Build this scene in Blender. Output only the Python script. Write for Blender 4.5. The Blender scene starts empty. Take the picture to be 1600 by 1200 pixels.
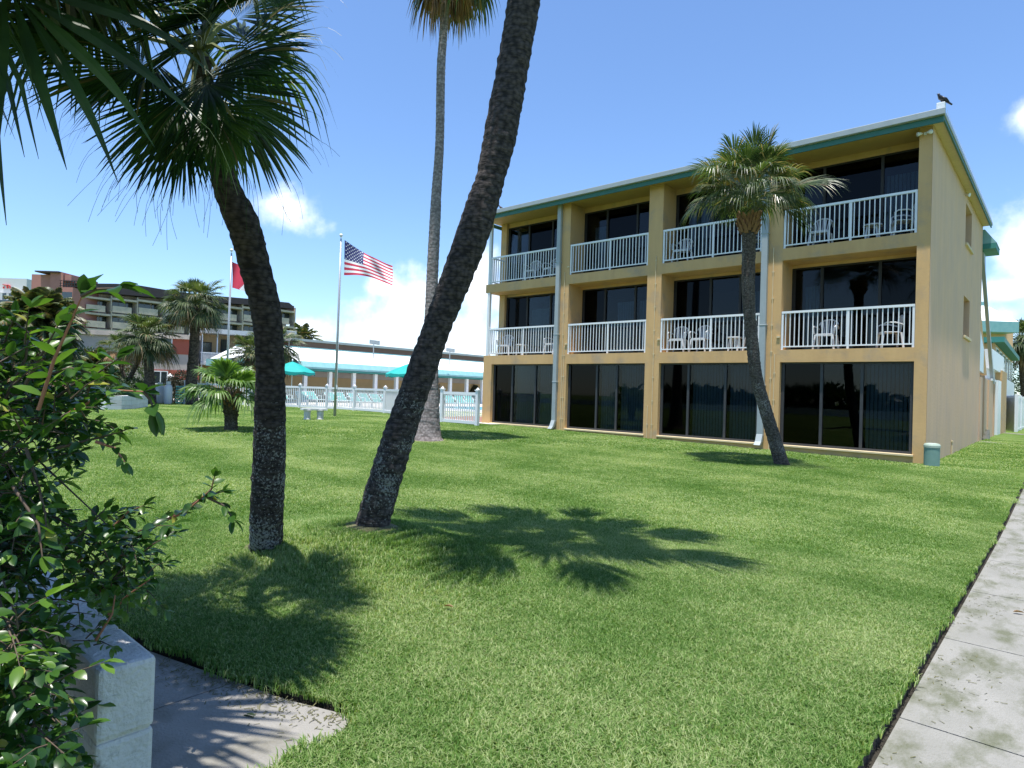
import bpy, math, random
import numpy as np
from mathutils import Vector, Matrix, noise
from mathutils.geometry import delaunay_2d_cdt
R = math.radians
scene = bpy.context.scene
C = scene.collection
rng = random.Random(7)

# ------------------------------------------------------------------ camera
CAM = Vector((2.6268, -18.1268, 1.6))
RT = Vector((0.749104, 0.661687, 0.031822)); UP = Vector((-0.015336, -0.030702, 0.999411)); FW = Vector((-0.662275, 0.749151, 0.012852))
FPX = 990.235
cd = bpy.data.cameras.new('camera'); cam = bpy.data.objects.new('camera', cd); C.objects.link(cam)
cd.sensor_fit = 'HORIZONTAL'; cd.sensor_width = 36; cd.lens = 36 * FPX / 1600
cd.clip_start = 0.05; cd.clip_end = 3000
cam.matrix_world = Matrix(((RT.x, UP.x, -FW.x, CAM.x), (RT.y, UP.y, -FW.y, CAM.y), (RT.z, UP.z, -FW.z, CAM.z), (0, 0, 0, 1)))
scene.camera = cam
scene.render.resolution_x = 1024; scene.render.resolution_y = 768

# ------------------------------------------------------------------ light
SUN = Vector((0.055, -0.165, 1.0)).normalized()
w = bpy.data.worlds.new('World'); scene.world = w; w.use_nodes = True
nt = w.node_tree; nt.nodes.clear()
def N(nt, t, **k):
    n = nt.nodes.new(t)
    for a, b in k.items():
        if a.startswith('i_'):
            key = a[2:]
            n.inputs[int(key) if key.isdigit() else key.replace('_', ' ')].default_value = b
        else: setattr(n, a, b)
    return n
out = N(nt, 'ShaderNodeOutputWorld'); bg = N(nt, 'ShaderNodeBackground'); bg.inputs['Strength'].default_value = 0.125
sky = N(nt, 'ShaderNodeTexSky', sky_type='NISHITA', sun_disc=False)
sky.sun_elevation = math.asin(SUN.z); sky.sun_rotation = math.pi; sky.air_density = 1.0; sky.dust_density = 0.25; sky.ozone_density = 1.5; sky.altitude = 0
scene.view_settings.view_transform = 'Standard'; scene.view_settings.look = 'None'
scene.view_settings.exposure = 0.70; scene.view_settings.gamma = 1; scene.view_settings.use_curve_mapping = False
def ray(px, py): return RT * ((px - 800) / FPX) - UP * ((py - 600) / FPX) + FW
# clouds: cumulus banks given by direction, broken up with noise
tc = N(nt, 'ShaderNodeTexCoord')
CL = [(447, 327, 66, 40), (430, 318, 40, 26), (600, 440, 40, 30), (660, 470, 70, 70), (600, 510, 110, 50), (720, 530, 120, 60), (480, 515, 60, 30), (740, 440, 60, 70), (820, 480, 90, 70),
      (560, 560, 150, 30), (1640, 360, 80, 90), (1600, 400, 50, 60), (1612, 190, 42, 40), (1570, 455, 70, 30), (1700, 480, 160, 60), (1560, 500, 60, 40)]
acc = None
def M(op, a, b=None, c=None, clamp=False):
    n = N(nt, 'ShaderNodeMath', operation=op); n.use_clamp = clamp
    for i, v in enumerate((a, b, c)):
        if v is None: continue
        if isinstance(v, (int, float)): n.inputs[i].default_value = v
        else: nt.links.new(v, n.inputs[i])
    return n.outputs[0]
def VM(op, a, b=None):
    n = N(nt, 'ShaderNodeVectorMath', operation=op)
    for i, v in enumerate((a, b)):
        if v is None: continue
        if isinstance(v, (tuple, Vector)): n.inputs[i].default_value = tuple(v)
        else: nt.links.new(v, n.inputs[i])
    return n
for (px, py, rx, ry) in CL:
    d = ray(px, py).normalized()
    h = Vector((0, 0, 1)).cross(d).normalized(); v = d.cross(h)
    s = 1.0 / ray(px, py).length
    diff = VM('SUBTRACT', tc.outputs['Generated'], d).outputs[0]
    a = M('DIVIDE', VM('DOT_PRODUCT', diff, h).outputs['Value'], rx / FPX * s)
    b = M('DIVIDE', VM('DOT_PRODUCT', diff, v).outputs['Value'], ry / FPX * s)
    e = VM('DOT_PRODUCT', diff, d).outputs['Value']
    r2 = M('ADD', M('MULTIPLY', a, a), M('MULTIPLY', b, b))
    r2 = M('ADD', r2, M('MULTIPLY', M('MULTIPLY', e, e), 60))
    val = M('SUBTRACT', 1.0, M('SQRT', r2))
    acc = val if acc is None else M('SMOOTH_MAX', acc, val, 0.25)
nz = N(nt, 'ShaderNodeTexNoise', i_Scale=22.0, i_Detail=6.0, i_Roughness=0.55); nt.links.new(tc.outputs['Generated'], nz.inputs['Vector'])
nz2 = N(nt, 'ShaderNodeTexNoise', i_Scale=7.0, i_Detail=4.0, i_Roughness=0.55); nt.links.new(tc.outputs['Generated'], nz2.inputs['Vector'])
den = M('ADD', acc, M('MULTIPLY', M('SUBTRACT', nz.outputs[0], 0.5), 1.7))
den = M('ADD', den, M('MULTIPLY', M('SUBTRACT', nz2.outputs[0], 0.5), 0.9))
mask = N(nt, 'ShaderNodeMapRange', interpolation_type='SMOOTHSTEP'); nt.links.new(den, mask.inputs['Value'])
mask.inputs['From Min'].default_value = -0.05; mask.inputs['From Max'].default_value = .95
shade = N(nt, 'ShaderNodeMapRange'); nt.links.new(nz2.outputs[0], shade.inputs['Value'])
shade.inputs['From Min'].default_value = 0.35; shade.inputs['From Max'].default_value = 0.62
cc = N(nt, 'ShaderNodeMix', data_type='RGBA'); cc.inputs[6].default_value = (6.0, 6.9, 8.0, 1); cc.inputs[7].default_value = (8.3, 8.5, 8.8, 1)
nt.links.new(shade.outputs[0], cc.inputs[0])
mx = N(nt, 'ShaderNodeMix', data_type='RGBA'); nt.links.new(M('MULTIPLY', mask.outputs[0], 0.93), mx.inputs[0])
tint = N(nt, 'ShaderNodeMix', data_type='RGBA', blend_type='MULTIPLY'); tint.inputs[0].default_value = 1; tint.inputs[7].default_value = (.84, .99, 1.17, 1)
nt.links.new(sky.outputs[0], tint.inputs[6]); nt.links.new(tint.outputs[2], mx.inputs[6]); nt.links.new(cc.outputs[2], mx.inputs[7])
nt.links.new(mx.outputs[2], bg.inputs['Color']); nt.links.new(bg.outputs[0], out.inputs['Surface'])

sd = bpy.data.lights.new('sun', 'SUN'); sd.energy = 5.0; sd.angle = R(0.53); sd.color = (1.0, 0.965, 0.90)
so = bpy.data.objects.new('sun', sd); C.objects.link(so); so.rotation_mode = 'QUATERNION'; so.rotation_quaternion = (-SUN).to_track_quat('-Z', 'Y')

# ------------------------------------------------------------------ terrain and pixel helpers
def sstep(a, b, x):
    t = min(1, max(0, (x - a) / (b - a))); return t * t * (3 - 2 * t)
def ground_z(x, y):
    sx = min(1, max(0, (-x - .3) / 14.6))
    z = .34 * sx + (1 - sx) * (.17 * sstep(-9, -1, y) + .13 * sstep(2, 12, y))
    z += .25 * math.exp(-(((x + 2.35) / .95) ** 2 + ((y + 14.5) / .72) ** 2))
    return z
def onplane(px, py, axis, val):
    d = ray(px, py); return CAM + d * ((val - CAM[axis]) / d[axis])
def onY(px, py, v=0.0): return onplane(px, py, 1, v)
def onX(px, py, v=0.0): return onplane(px, py, 0, v)
def onZ(px, py, v=0.0): return onplane(px, py, 2, v)
def at(px, py, depth): return CAM + ray(px, py) * depth
def ground(px, py):
    z = 0
    for _ in range(25):
        P = onZ(px, py, z); z = .5 * z + .5 * ground_z(P.x, P.y)
    P = onZ(px, py, z); return Vector((P.x, P.y, z))
def depth(P): return (Vector(P) - CAM).dot(FW)
def pix(P):
    d = Vector(P) - CAM; q = d.dot(FW); return 800 + FPX * d.dot(RT) / q, 600 - FPX * d.dot(UP) / q

# ------------------------------------------------------------------ objects
def tag(o, label=None, cat=None, group=None, kind=None):
    if label: o['label'] = label
    if cat: o['category'] = cat
    if group: o['group'] = group
    if kind: o['kind'] = kind
    return o
def empty(name, loc, label=None, cat=None, group=None, rz=0):
    o = bpy.data.objects.new(name, None); C.objects.link(o); o.location = loc; o.rotation_euler = (0, 0, rz); o.empty_display_size = .3
    return tag(o, label, cat, group)
def children(o): return [c for c in bpy.data.objects if c.parent == o]
def copy_tree(o, parent=None, kids=None):
    c = o.copy(); C.objects.link(c); c.parent = parent
    if c.get('_x'): pass
    for ch in children(o): copy_tree(ch, c)
    return c
class MB:
    def __init__(s): s.v = []; s.f = []; s.m = []; s.mi = 0
    def face(s, pts):
        n = len(s.v); s.v += [tuple(p) for p in pts]; s.f.append(tuple(range(n, n + len(pts)))); s.m.append(s.mi)
    def box(s, x0, x1, y0, y1, z0, z1):
        n = len(s.v)
        s.v += [(x0, y0, z0), (x1, y0, z0), (x1, y1, z0), (x0, y1, z0), (x0, y0, z1), (x1, y0, z1), (x1, y1, z1), (x0, y1, z1)]
        for q in ((3, 2, 1, 0), (4, 5, 6, 7), (0, 1, 5, 4), (1, 2, 6, 5), (2, 3, 7, 6), (3, 0, 4, 7)):
            s.f.append(tuple(n + i for i in q)); s.m.append(s.mi)
        return s
    def obox(s, o, ax, ay, az):
        o, ax, ay, az = map(Vector, (o, ax, ay, az)); n = len(s.v)
        s.v += [tuple(o + p) for p in (Vector(), ax, ax + ay, ay, az, ax + az, ax + ay + az, ay + az)]
        for q in ((3, 2, 1, 0), (4, 5, 6, 7), (0, 1, 5, 4), (1, 2, 6, 5), (2, 3, 7, 6), (3, 0, 4, 7)):
            s.f.append(tuple(n + i for i in q)); s.m.append(s.mi)
        return s
    def bar(s, a, b, wd, th=None):
        a, b = Vector(a), Vector(b); d = (b - a).normalized(); th = th or wd
        x = d.cross(Vector((0, 0, 1)));  x = x.normalized() if x.length > 1e-3 else Vector((1, 0, 0)); y = d.cross(x)
        return s.obox(a - x * wd / 2 - y * th / 2, x * wd, y * th, b - a)
    def tube(s, pts, rad, n=10, cap=True, off=None):
        pts = [Vector(p) for p in pts]; k = len(pts)
        if isinstance(rad, (int, float)): rad = [rad] * k
        base = len(s.v); x = None
        for i, p in enumerate(pts):
            d = (pts[min(i + 1, k - 1)] - pts[max(i - 1, 0)]).normalized()
            if x is None:
                x = d.cross(Vector((0, 0, 1)));  x = x.normalized() if x.length > 1e-2 else Vector((1, 0, 0))
            x = (x - d * x.dot(d)).normalized(); y = d.cross(x)
            for j in range(n):
                a = 2 * math.pi * j / n; r_ = rad[i] * (off(i, j, a) if off else 1)
                s.v.append(tuple(p + x * math.cos(a) * r_ + y * math.sin(a) * r_))
        for i in range(k - 1):
            for j in range(n):
                s.f.append((base + i * n + j, base + i * n + (j + 1) % n, base + (i + 1) * n + (j + 1) % n, base + (i + 1) * n + j)); s.m.append(s.mi)
        if cap:
            s.f.append(tuple(base + j for j in range(n))[::-1]); s.m.append(s.mi)
            s.f.append(tuple(base + (k - 1) * n + j for j in range(n))); s.m.append(s.mi)
        return s
    def lathe(s, c, prof, n=20):   # prof [(r,z)]
        c = Vector(c); base = len(s.v)
        for r_, z in prof:
            for j in range(n):
                a = 2 * math.pi * j / n; s.v.append((c.x + r_ * math.cos(a), c.y + r_ * math.sin(a), c.z + z))
        for i in range(len(prof) - 1):
            for j in range(n):
                s.f.append((base + i * n + j, base + i * n + (j + 1) % n, base + (i + 1) * n + (j + 1) % n, base + (i + 1) * n + j)); s.m.append(s.mi)
        s.f.append(tuple(base + j for j in range(n))[::-1]); s.m.append(s.mi)
        s.f.append(tuple(base + (len(prof) - 1) * n + j for j in range(n))); s.m.append(s.mi)
        return s
    def build(s, name, mats, parent=None, smooth=False, bevel=0):
        me = bpy.data.meshes.new(name)
        off = Vector((0, 0, 0)); q = parent
        while q is not None: off += q.location; q = q.parent
        me.from_pydata([(x - off.x, y - off.y, z - off.z) for x, y, z in s.v] if off.length else s.v, [], s.f)
        mats = mats if isinstance(mats, (list, tuple)) else [mats]
        for m in mats: me.materials.append(m)
        if len(mats) > 1: me.polygons.foreach_set('material_index', s.m)
        if smooth: me.polygons.foreach_set('use_smooth', [True] * len(me.polygons))
        me.update()
        o = bpy.data.objects.new(name, me); C.objects.link(o); o.parent = parent
        if bevel:
            b = o.modifiers.new('b', 'BEVEL'); b.width = bevel; b.segments = 2; b.limit_method = 'ANGLE'
        return o

# ------------------------------------------------------------------ materials
def mat(name, col, rough=.8, col2=None, scale=4.0, amt=.5, bump=0, bscale=30, metal=0, spec=.5, streak=0, detail=5, coord='world', col3=None, s3=1.0, t3=(.55, .7), grime=0, stretch=None, sheen=0):
    m = bpy.data.materials.new(name); m.use_nodes = True; nt = m.node_tree; b = nt.nodes['Principled BSDF']
    b.inputs['Base Color'].default_value = (*col, 1); b.inputs['Roughness'].default_value = rough; b.inputs['Metallic'].default_value = metal
    b.inputs['Specular IOR Level'].default_value = spec
    L = nt.links.new
    if coord == 'world': pos = N(nt, 'ShaderNodeNewGeometry').outputs['Position']
    else: pos = N(nt, 'ShaderNodeTexCoord').outputs['Object']
    if stretch:
        mp = N(nt, 'ShaderNodeMapping'); mp.inputs['Scale'].default_value = stretch; L(pos, mp.inputs['Vector']); pos = mp.outputs[0]
    cur = None
    if col2:
        n = N(nt, 'ShaderNodeTexNoise', i_Scale=scale, i_Detail=float(detail), i_Roughness=.6); L(pos, n.inputs['Vector'])
        mr = N(nt, 'ShaderNodeMapRange'); mr.inputs['From Min'].default_value = .5 - .25; mr.inputs['From Max'].default_value = .5 + .25; mr.inputs['To Max'].default_value = amt * 2
        L(n.outputs[0], mr.inputs['Value'])
        mix = N(nt, 'ShaderNodeMix', data_type='RGBA'); mix.inputs[6].default_value = (*col, 1); mix.inputs[7].default_value = (*col2, 1)
        L(mr.outputs[0], mix.inputs[0]); cur = mix.outputs[2]
    if col3:
        n = N(nt, 'ShaderNodeTexNoise', i_Scale=s3, i_Detail=6.0, i_Roughness=.65); L(pos, n.inputs['Vector'])
        mr = N(nt, 'ShaderNodeMapRange'); mr.inputs['From Min'].default_value = t3[0]; mr.inputs['From Max'].default_value = t3[1]; L(n.outputs[0], mr.inputs['Value'])
        mix = N(nt, 'ShaderNodeMix', data_type='RGBA'); mix.inputs[6].default_value = (*col, 1); mix.inputs[7].default_value = (*col3, 1)
        if cur: L(cur, mix.inputs[6])
        L(mr.outputs[0], mix.inputs[0]); cur = mix.outputs[2]
    if streak:
        mp = N(nt, 'ShaderNodeMapping'); mp.inputs['Scale'].default_value = (1.9, 1.9, .30); L(pos, mp.inputs['Vector'])
        n = N(nt, 'ShaderNodeTexNoise', i_Scale=1.6, i_Detail=6.0, i_Roughness=.6); L(mp.outputs[0], n.inputs['Vector'])
        mr = N(nt, 'ShaderNodeMapRange'); mr.inputs['From Min'].default_value = .38; mr.inputs['From Max'].default_value = .80; mr.inputs['To Max'].default_value = streak
        L(n.outputs[0], mr.inputs['Value'])
        mix = N(nt, 'ShaderNodeMix', data_type='RGBA', blend_type='MULTIPLY'); mix.inputs[6].default_value = (*col, 1); mix.inputs[7].default_value = (.55, .47, .42, 1)
        if cur: L(cur, mix.inputs[6])
        L(mr.outputs[0], mix.inputs[0]); cur = mix.outputs[2]
    if cur: L(cur, b.inputs['Base Color'])
    if bump:
        n = N(nt, 'ShaderNodeTexNoise', i_Scale=float(bscale), i_Detail=4.0); L(pos, n.inputs['Vector'])
        bp = N(nt, 'ShaderNodeBump', i_Strength=bump, i_Distance=.02); L(n.outputs[0], bp.inputs['Height']); L(bp.outputs[0], b.inputs['Normal'])
    return m

def leafmat(name, c1, c2, c3, rough=.35, trans=.35, scale=3.0, coord='world', spec=.5, brown=None):
    m = bpy.data.materials.new(name); m.use_nodes = True; nt = m.node_tree; b = nt.nodes['Principled BSDF']; L = nt.links.new
    pos = N(nt, 'ShaderNodeNewGeometry')
    n = N(nt, 'ShaderNodeTexNoise', i_Scale=scale, i_Detail=3.0); L(pos.outputs['Position'], n.inputs['Vector'])
    cr = N(nt, 'ShaderNodeValToRGB'); e = cr.color_ramp.elements; e[0].position = .3; e[0].color = (*c1, 1); e[1].position = .7; e[1].color = (*c3, 1)
    x = e.new(.5); x.color = (*c2, 1)
    ri = pos.outputs['Random Per Island']
    a = N(nt, 'ShaderNodeMath', operation='MULTIPLY_ADD'); L(ri, a.inputs[0]); a.inputs[1].default_value = .34; L(n.outputs[0], a.inputs[2])
    a2 = N(nt, 'ShaderNodeMath', operation='SUBTRACT'); L(a.outputs[0], a2.inputs[0]); a2.inputs[1].default_value = .17
    L(a2.outputs[0], cr.inputs[0]); col = cr.outputs[0]
    if brown:
        g = N(nt, 'ShaderNodeMath', operation='GREATER_THAN'); L(ri, g.inputs[0]); g.inputs[1].default_value = 1 - brown[1]
        mb = N(nt, 'ShaderNodeMix', data_type='RGBA'); L(g.outputs[0], mb.inputs[0]); L(col, mb.inputs[6]); mb.inputs[7].default_value = (*brown[0], 1); col = mb.outputs[2]
    L(col, b.inputs['Base Color']); b.inputs['Roughness'].default_value = rough; b.inputs['Specular IOR Level'].default_value = spec
    t = N(nt, 'ShaderNodeBsdfTranslucent'); g2 = N(nt, 'ShaderNodeMix', data_type='RGBA', blend_type='MULTIPLY'); g2.inputs[0].default_value = 1
    L(col, g2.inputs[6]); g2.inputs[7].default_value = (1.5, 1.6, .7, 1); L(g2.outputs[2], t.inputs['Color'])
    ms = N(nt, 'ShaderNodeMixShader'); ms.inputs[0].default_value = trans; L(b.outputs[0], ms.inputs[1]); L(t.outputs[0], ms.inputs[2])
    L(ms.outputs[0], nt.nodes['Material Output'].inputs['Surface'])
    return m

def glassmat(name, see=.5, col=(.75, .85, .9), rough=.01, refl=1.0):
    m = bpy.data.materials.new(name); m.use_nodes = True; nt = m.node_tree; nt.nodes.clear(); L = nt.links.new
    o = N(nt, 'ShaderNodeOutputMaterial'); t = N(nt, 'ShaderNodeBsdfTransparent'); t.inputs[0].default_value = (see * col[0], see * col[1], see * col[2], 1)
    g = N(nt, 'ShaderNodeBsdfGlossy'); g.inputs['Roughness'].default_value = rough; g.inputs['Color'].default_value = (refl, refl, refl, 1)
    fr = N(nt, 'ShaderNodeFresnel', i_IOR=1.45); ms = N(nt, 'ShaderNodeMixShader')
    L(fr.outputs[0], ms.inputs[0]); L(t.outputs[0], ms.inputs[1]); L(g.outputs[0], ms.inputs[2]); L(ms.outputs[0], o.inputs[0])
    return m

def barkmat(name, c1, c2, lichen=None, lt=(.55, .62), zmax=None, ring=18.0, bump=.8, crack=22.0):
    m = bpy.data.materials.new(name); m.use_nodes = True; nt = m.node_tree; b = nt.nodes['Principled BSDF']; L = nt.links.new
    b.inputs['Roughness'].default_value = .92; b.inputs['Specular IOR Level'].default_value = .2
    pos = N(nt, 'ShaderNodeNewGeometry').outputs['Position']
    def mapped(sc):
        mp = N(nt, 'ShaderNodeMapping'); mp.inputs['Scale'].default_value = sc; L(pos, mp.inputs['Vector']); return mp.outputs[0]
    v = N(nt, 'ShaderNodeTexVoronoi', feature='F1', i_Scale=crack); L(mapped((1, 1, 1.1)), v.inputs['Vector'])
    n = N(nt, 'ShaderNodeTexNoise', i_Scale=ring, i_Detail=6.0, i_Roughness=.7); L(mapped((.38, .38, 3.0)), n.inputs['Vector'])
    n3 = N(nt, 'ShaderNodeTexNoise', i_Scale=2.3, i_Detail=4.0); L(pos, n3.inputs['Vector'])
    s = N(nt, 'ShaderNodeMath', operation='MULTIPLY'); L(v.outputs['Distance'], s.inputs[0]); s.inputs[1].default_value = .55
    a = N(nt, 'ShaderNodeMath', operation='SUBTRACT'); L(n.outputs[0], a.inputs[0]); L(s.outputs[0], a.inputs[1])
    mr = N(nt, 'ShaderNodeMapRange'); mr.inputs['From Min'].default_value = .05; mr.inputs['From Max'].default_value = .5; L(a.outputs[0], mr.inputs['Value'])
    mix = N(nt, 'ShaderNodeMix', data_type='RGBA'); mix.inputs[6].default_value = (*c1, 1); mix.inputs[7].default_value = (*c2, 1); L(mr.outputs[0], mix.inputs[0]); cur = mix.outputs[2]
    if lichen:
        ln = N(nt, 'ShaderNodeTexNoise', i_Scale=52.0, i_Detail=4.0, i_Roughness=.6); L(pos, ln.inputs['Vector'])
        big = N(nt, 'ShaderNodeTexNoise', i_Scale=3.0, i_Detail=2.0); L(pos, big.inputs['Vector'])
        su = N(nt, 'ShaderNodeMath', operation='MULTIPLY_ADD'); L(big.outputs[0], su.inputs[0]); su.inputs[1].default_value = .55; L(ln.outputs[0], su.inputs[2])
        if zmax:
            sp = N(nt, 'ShaderNodeSeparateXYZ'); L(pos, sp.inputs[0])
            zr = N(nt, 'ShaderNodeMapRange'); zr.inputs['From Min'].default_value = zmax[0]; zr.inputs['From Max'].default_value = zmax[1]; zr.inputs['To Max'].default_value = -.30; L(sp.outputs[2], zr.inputs['Value'])
            s2 = N(nt, 'ShaderNodeMath', operation='ADD'); L(su.outputs[0], s2.inputs[0]); L(zr.outputs[0], s2.inputs[1]); su = s2
        lr = N(nt, 'ShaderNodeMapRange'); lr.inputs['From Min'].default_value = lt[0] + .27; lr.inputs['From Max'].default_value = lt[1] + .27; L(su.outputs[0], lr.inputs['Value'])
        m2 = N(nt, 'ShaderNodeMix', data_type='RGBA'); L(cur, m2.inputs[6]); m2.inputs[7].default_value = (*lichen, 1); L(lr.outputs[0], m2.inputs[0]); cur = m2.outputs[2]
    L(cur, b.inputs['Base Color'])
    bp = N(nt, 'ShaderNodeBump', i_Strength=bump, i_Distance=.03); L(a.outputs[0], bp.inputs['Height']); L(bp.outputs[0], b.inputs['Normal'])
    return m

STUCCO = mat('yellow_stucco', (.63, .40, .175), .85, (.57, .365, .17), 1.3, .5, bump=.16, bscale=14, col3=(.42, .31, .20), s3=1.3, t3=(.52, .72), streak=.30)
STUCCO_END = mat('end_stucco', (.74, .48, .275), .85, (.64, .43, .29), 1.0, .5, bump=.3, bscale=14, streak=.22)  # same paint as the front, brightened in colour for the end wall's light
SILL = mat('sill_paint', (.70, .56, .33), .7, (.55, .44, .28), 6, .4)
WHITE = mat('white_paint', (.78, .79, .80), .45, (.66, .68, .70), 5, .35)
WHITEROUGH = mat('white_wall_paint', (.74, .74, .73), .8, (.58, .58, .56), 3, .5, bump=.3)
VINYL = mat('white_vinyl', (.80, .81, .82), .35, (.72, .73, .75), 2, .4)
GUTTER = mat('gutter_metal', (.35, .39, .40), .45, (.28, .32, .33), 4, .4)
GREEN = mat('green_trim', (.022, .125, .095), .5, (.035, .15, .12), 5, .5)
TEALROOF = mat('teal_fascia', (.17, .37, .38), .55, (.24, .44, .44), 2.5, .5, col3=(.35, .55, .55), s3=1.2, t3=(.62, .72))
TEALDARK = mat('teal_eave', (.03, .20, .17), .6, (.05, .24, .21), 3, .4)
TEALFAB = mat('teal_canvas', (.0, .30, .27), .7, (.01, .35, .31), 3, .4)
TEALSTRAP = mat('teal_straps', (.16, .50, .46), .6, (.22, .56, .52), 3, .4)
WHITEROOF = mat('white_roof', (.86, .86, .85), .6, (.78, .79, .78), 1.5, .5)
DARKFRAME = mat('dark_frame', (.012, .011, .011), .6, (.02, .017, .015), 10, .4)
FRAMEGREY = mat('grey_frame', (.045, .046, .05), .5, (.03, .03, .033), 10, .4)
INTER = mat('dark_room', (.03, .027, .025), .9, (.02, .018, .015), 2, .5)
BLIND = mat('vertical_blinds', (.42, .46, .52), .6, (.30, .34, .40), 8, .4)
GLASS = glassmat('tinted_glass', .66, refl=.5)
GLASSD = glassmat('screened_glass', .12, rough=.03, refl=.3)
GLASSL = glassmat('clear_glass', .6)
BGGLASS = mat('far_window_glass', (.03, .04, .045), .08, (.05, .06, .07), 2, .4, spec=.8)
METAL = mat('brushed_pole', (.42, .43, .45), .35, (.33, .34, .36), 8, .4, metal=.3)
PLASTIC = mat('white_plastic', (.60, .61, .63), .4, (.52, .53, .56), 9, .3)
CONC = mat('pale_concrete', (.275, .265, .24), .9, (.205, .20, .175), 3.0, .6, bump=.6, bscale=90, col3=(.115, .12, .075), s3=5.0, t3=(.47, .66), stretch=(1.0, .5, 1))
CONC2 = mat('weathered_concrete', (.285, .27, .245), .92, (.215, .205, .185), 3.0, .5, bump=.5, bscale=80, col3=(.16, .15, .12), s3=2.6, t3=(.50, .7))
BLOCKP = mat('painted_block', (.68, .665, .65), .8, (.52, .51, .49), 7, .5, bump=.5, bscale=60, col3=(.20, .19, .165), s3=9.0, t3=(.60, .72))
SOIL = mat('soil', (.020, .018, .013), 1, (.040, .034, .024), 20, .5, bump=.8, bscale=60)
TERRA = mat('terracotta', (.36, .095, .06), .85, (.30, .08, .05), 3, .4)
PINK = mat('pink_render', (.42, .19, .16), .85, (.36, .16, .14), 2, .4)
BEIGE = mat('beige_render', (.66, .53, .43), .85, (.36, .32, .28), 1.2, .5)
TANP = mat('tan_paint', (.52, .36, .19), .85, (.46, .32, .17), 2, .4)
GREYB = mat('grey_beige_wall', (.46, .40, .36), .85, (.33, .30, .28), 1.5, .4)
DARKROOF = mat('dark_roof', (.045, .03, .035), .7, (.06, .045, .05), 3, .4)
BROWNF = mat('brown_fascia', (.22, .095, .06), .7, (.18, .08, .055), 3, .4)
SLATE = mat('far_wall_white', (.60, .60, .59), .7, (.54, .53, .52), 1, .4)
BRICK = mat('red_pavers', (.25, .09, .07), .9, (.32, .16, .13), 8, .5)
DECK = mat('pool_deck', (.62, .58, .53), .85, (.55, .50, .46), 3, .5)
WATER = mat('pool_water', (.08, .42, .50), .05, (.12, .50, .56), 2, .5, spec=.6)
UTIL = mat('utility_green', (.14, .25, .21), .55, (.18, .29, .25), 5, .5, col3=(.10, .17, .18), s3=6, t3=(.6, .7))
UTILTOP = mat('utility_cap', (.36, .44, .36), .6, (.30, .38, .31), 8, .4)
BLACK = mat('black_plastic', (.012, .011, .011), .5, (.02, .02, .02), 8, .3)
BIRD = mat('black_feathers', (.012, .013, .022), .45, (.02, .02, .03), 30, .3)
TANK = mat('tank_paint', (.62, .63, .64), .45, (.55, .56, .57), 3, .4)
RED = mat('flag_red', (.55, .03, .07), .7, (.48, .025, .06), 5, .4)
FWHITE = mat('flag_white', (.80, .80, .82), .7, (.74, .74, .77), 5, .4)
FBLUE = mat('flag_blue', (.02, .025, .13), .7, (.03, .035, .16), 5, .4)
BARK_L = barkmat('palm_bark_lichened', (.024, .020, .018), (.098, .080, .070), (.29, .29, .26), (.545, .63), zmax=(1.0, 3.2))
BARK_R = barkmat('palm_bark_ringed', (.030, .026, .024), (.12, .098, .088), (.26, .265, .235), (.555, .64), zmax=(1.0, 3.0))
BARK_TALL = barkmat('tall_palm_bark', (.15, .125, .115), (.36, .31, .295), None, ring=9, bump=.4, crack=14)
BARK_B = barkmat('palm_bark_grey', (.05, .04, .034), (.15, .125, .105), (.26, .24, .22), (.62, .68))
BARK_FAR = barkmat('far_palm_bark', (.04, .032, .026), (.14, .11, .085), None, ring=7, crack=9)
BOOT = mat('leaf_base_brown', (.27, .14, .065), .8, (.17, .09, .045), 14, .5, bump=.5, bscale=50)
LEAF_HERO = leafmat('palm_leaf_dark', (.012, .034, .009), (.026, .064, .014), (.060, .11, .024), .45, .34, 3, brown=((.16, .13, .05), .05))
LEAF_NEAR = leafmat('palm_leaf_near', (.016, .038, .010), (.030, .066, .015), (.055, .10, .025), .48, .26, 4, brown=((.16, .12, .06), .04))
LEAF_MID = leafmat('palm_leaf_olive', (.025, .050, .018), (.060, .095, .034), (.13, .165, .070), .34, .30, 3, brown=((.30, .235, .13), .10))
LEAF_FAN = leafmat('palm_leaf_bright', (.055, .11, .022), (.105, .19, .035), (.17, .27, .07), .4, .4, 3)
LEAF_FAR = leafmat('palm_leaf_far', (.028, .052, .018), (.060, .092, .032), (.12, .150, .062), .5, .3, 1.2, brown=((.26, .20, .11), .07))
LEAF_DATE = leafmat('date_palm_leaf', (.03, .05, .02), (.065, .085, .03), (.13, .14, .055), .45, .3, 1.5, brown=((.22, .15, .07), .12))
DEADLEAF = leafmat('dead_palm_leaf', (.11, .065, .03), (.20, .12, .055), (.32, .21, .11), .7, .2, 3)
SHRUB = leafmat('shrub_leaf', (.020, .058, .012), (.040, .105, .016), (.12, .22, .034), .30, .34, 2.2, spec=.5, brown=((.30, .30, .06), .02))
SHRUBSTEM = mat('shrub_stem', (.06, .045, .03), .7, (.11, .07, .045), 30, .5)
STEMRED = mat('young_stem', (.34, .13, .09), .6, (.26, .12, .07), 30, .5)
HEDGE = leafmat('hedge_leaf', (.012, .032, .010), (.028, .06, .016), (.055, .095, .028), .45, .25, 2)
DARKBUSH = leafmat('dark_bush_leaf', (.012, .02, .012), (.026, .032, .018), (.06, .05, .03), .5, .2, 2)

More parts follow.
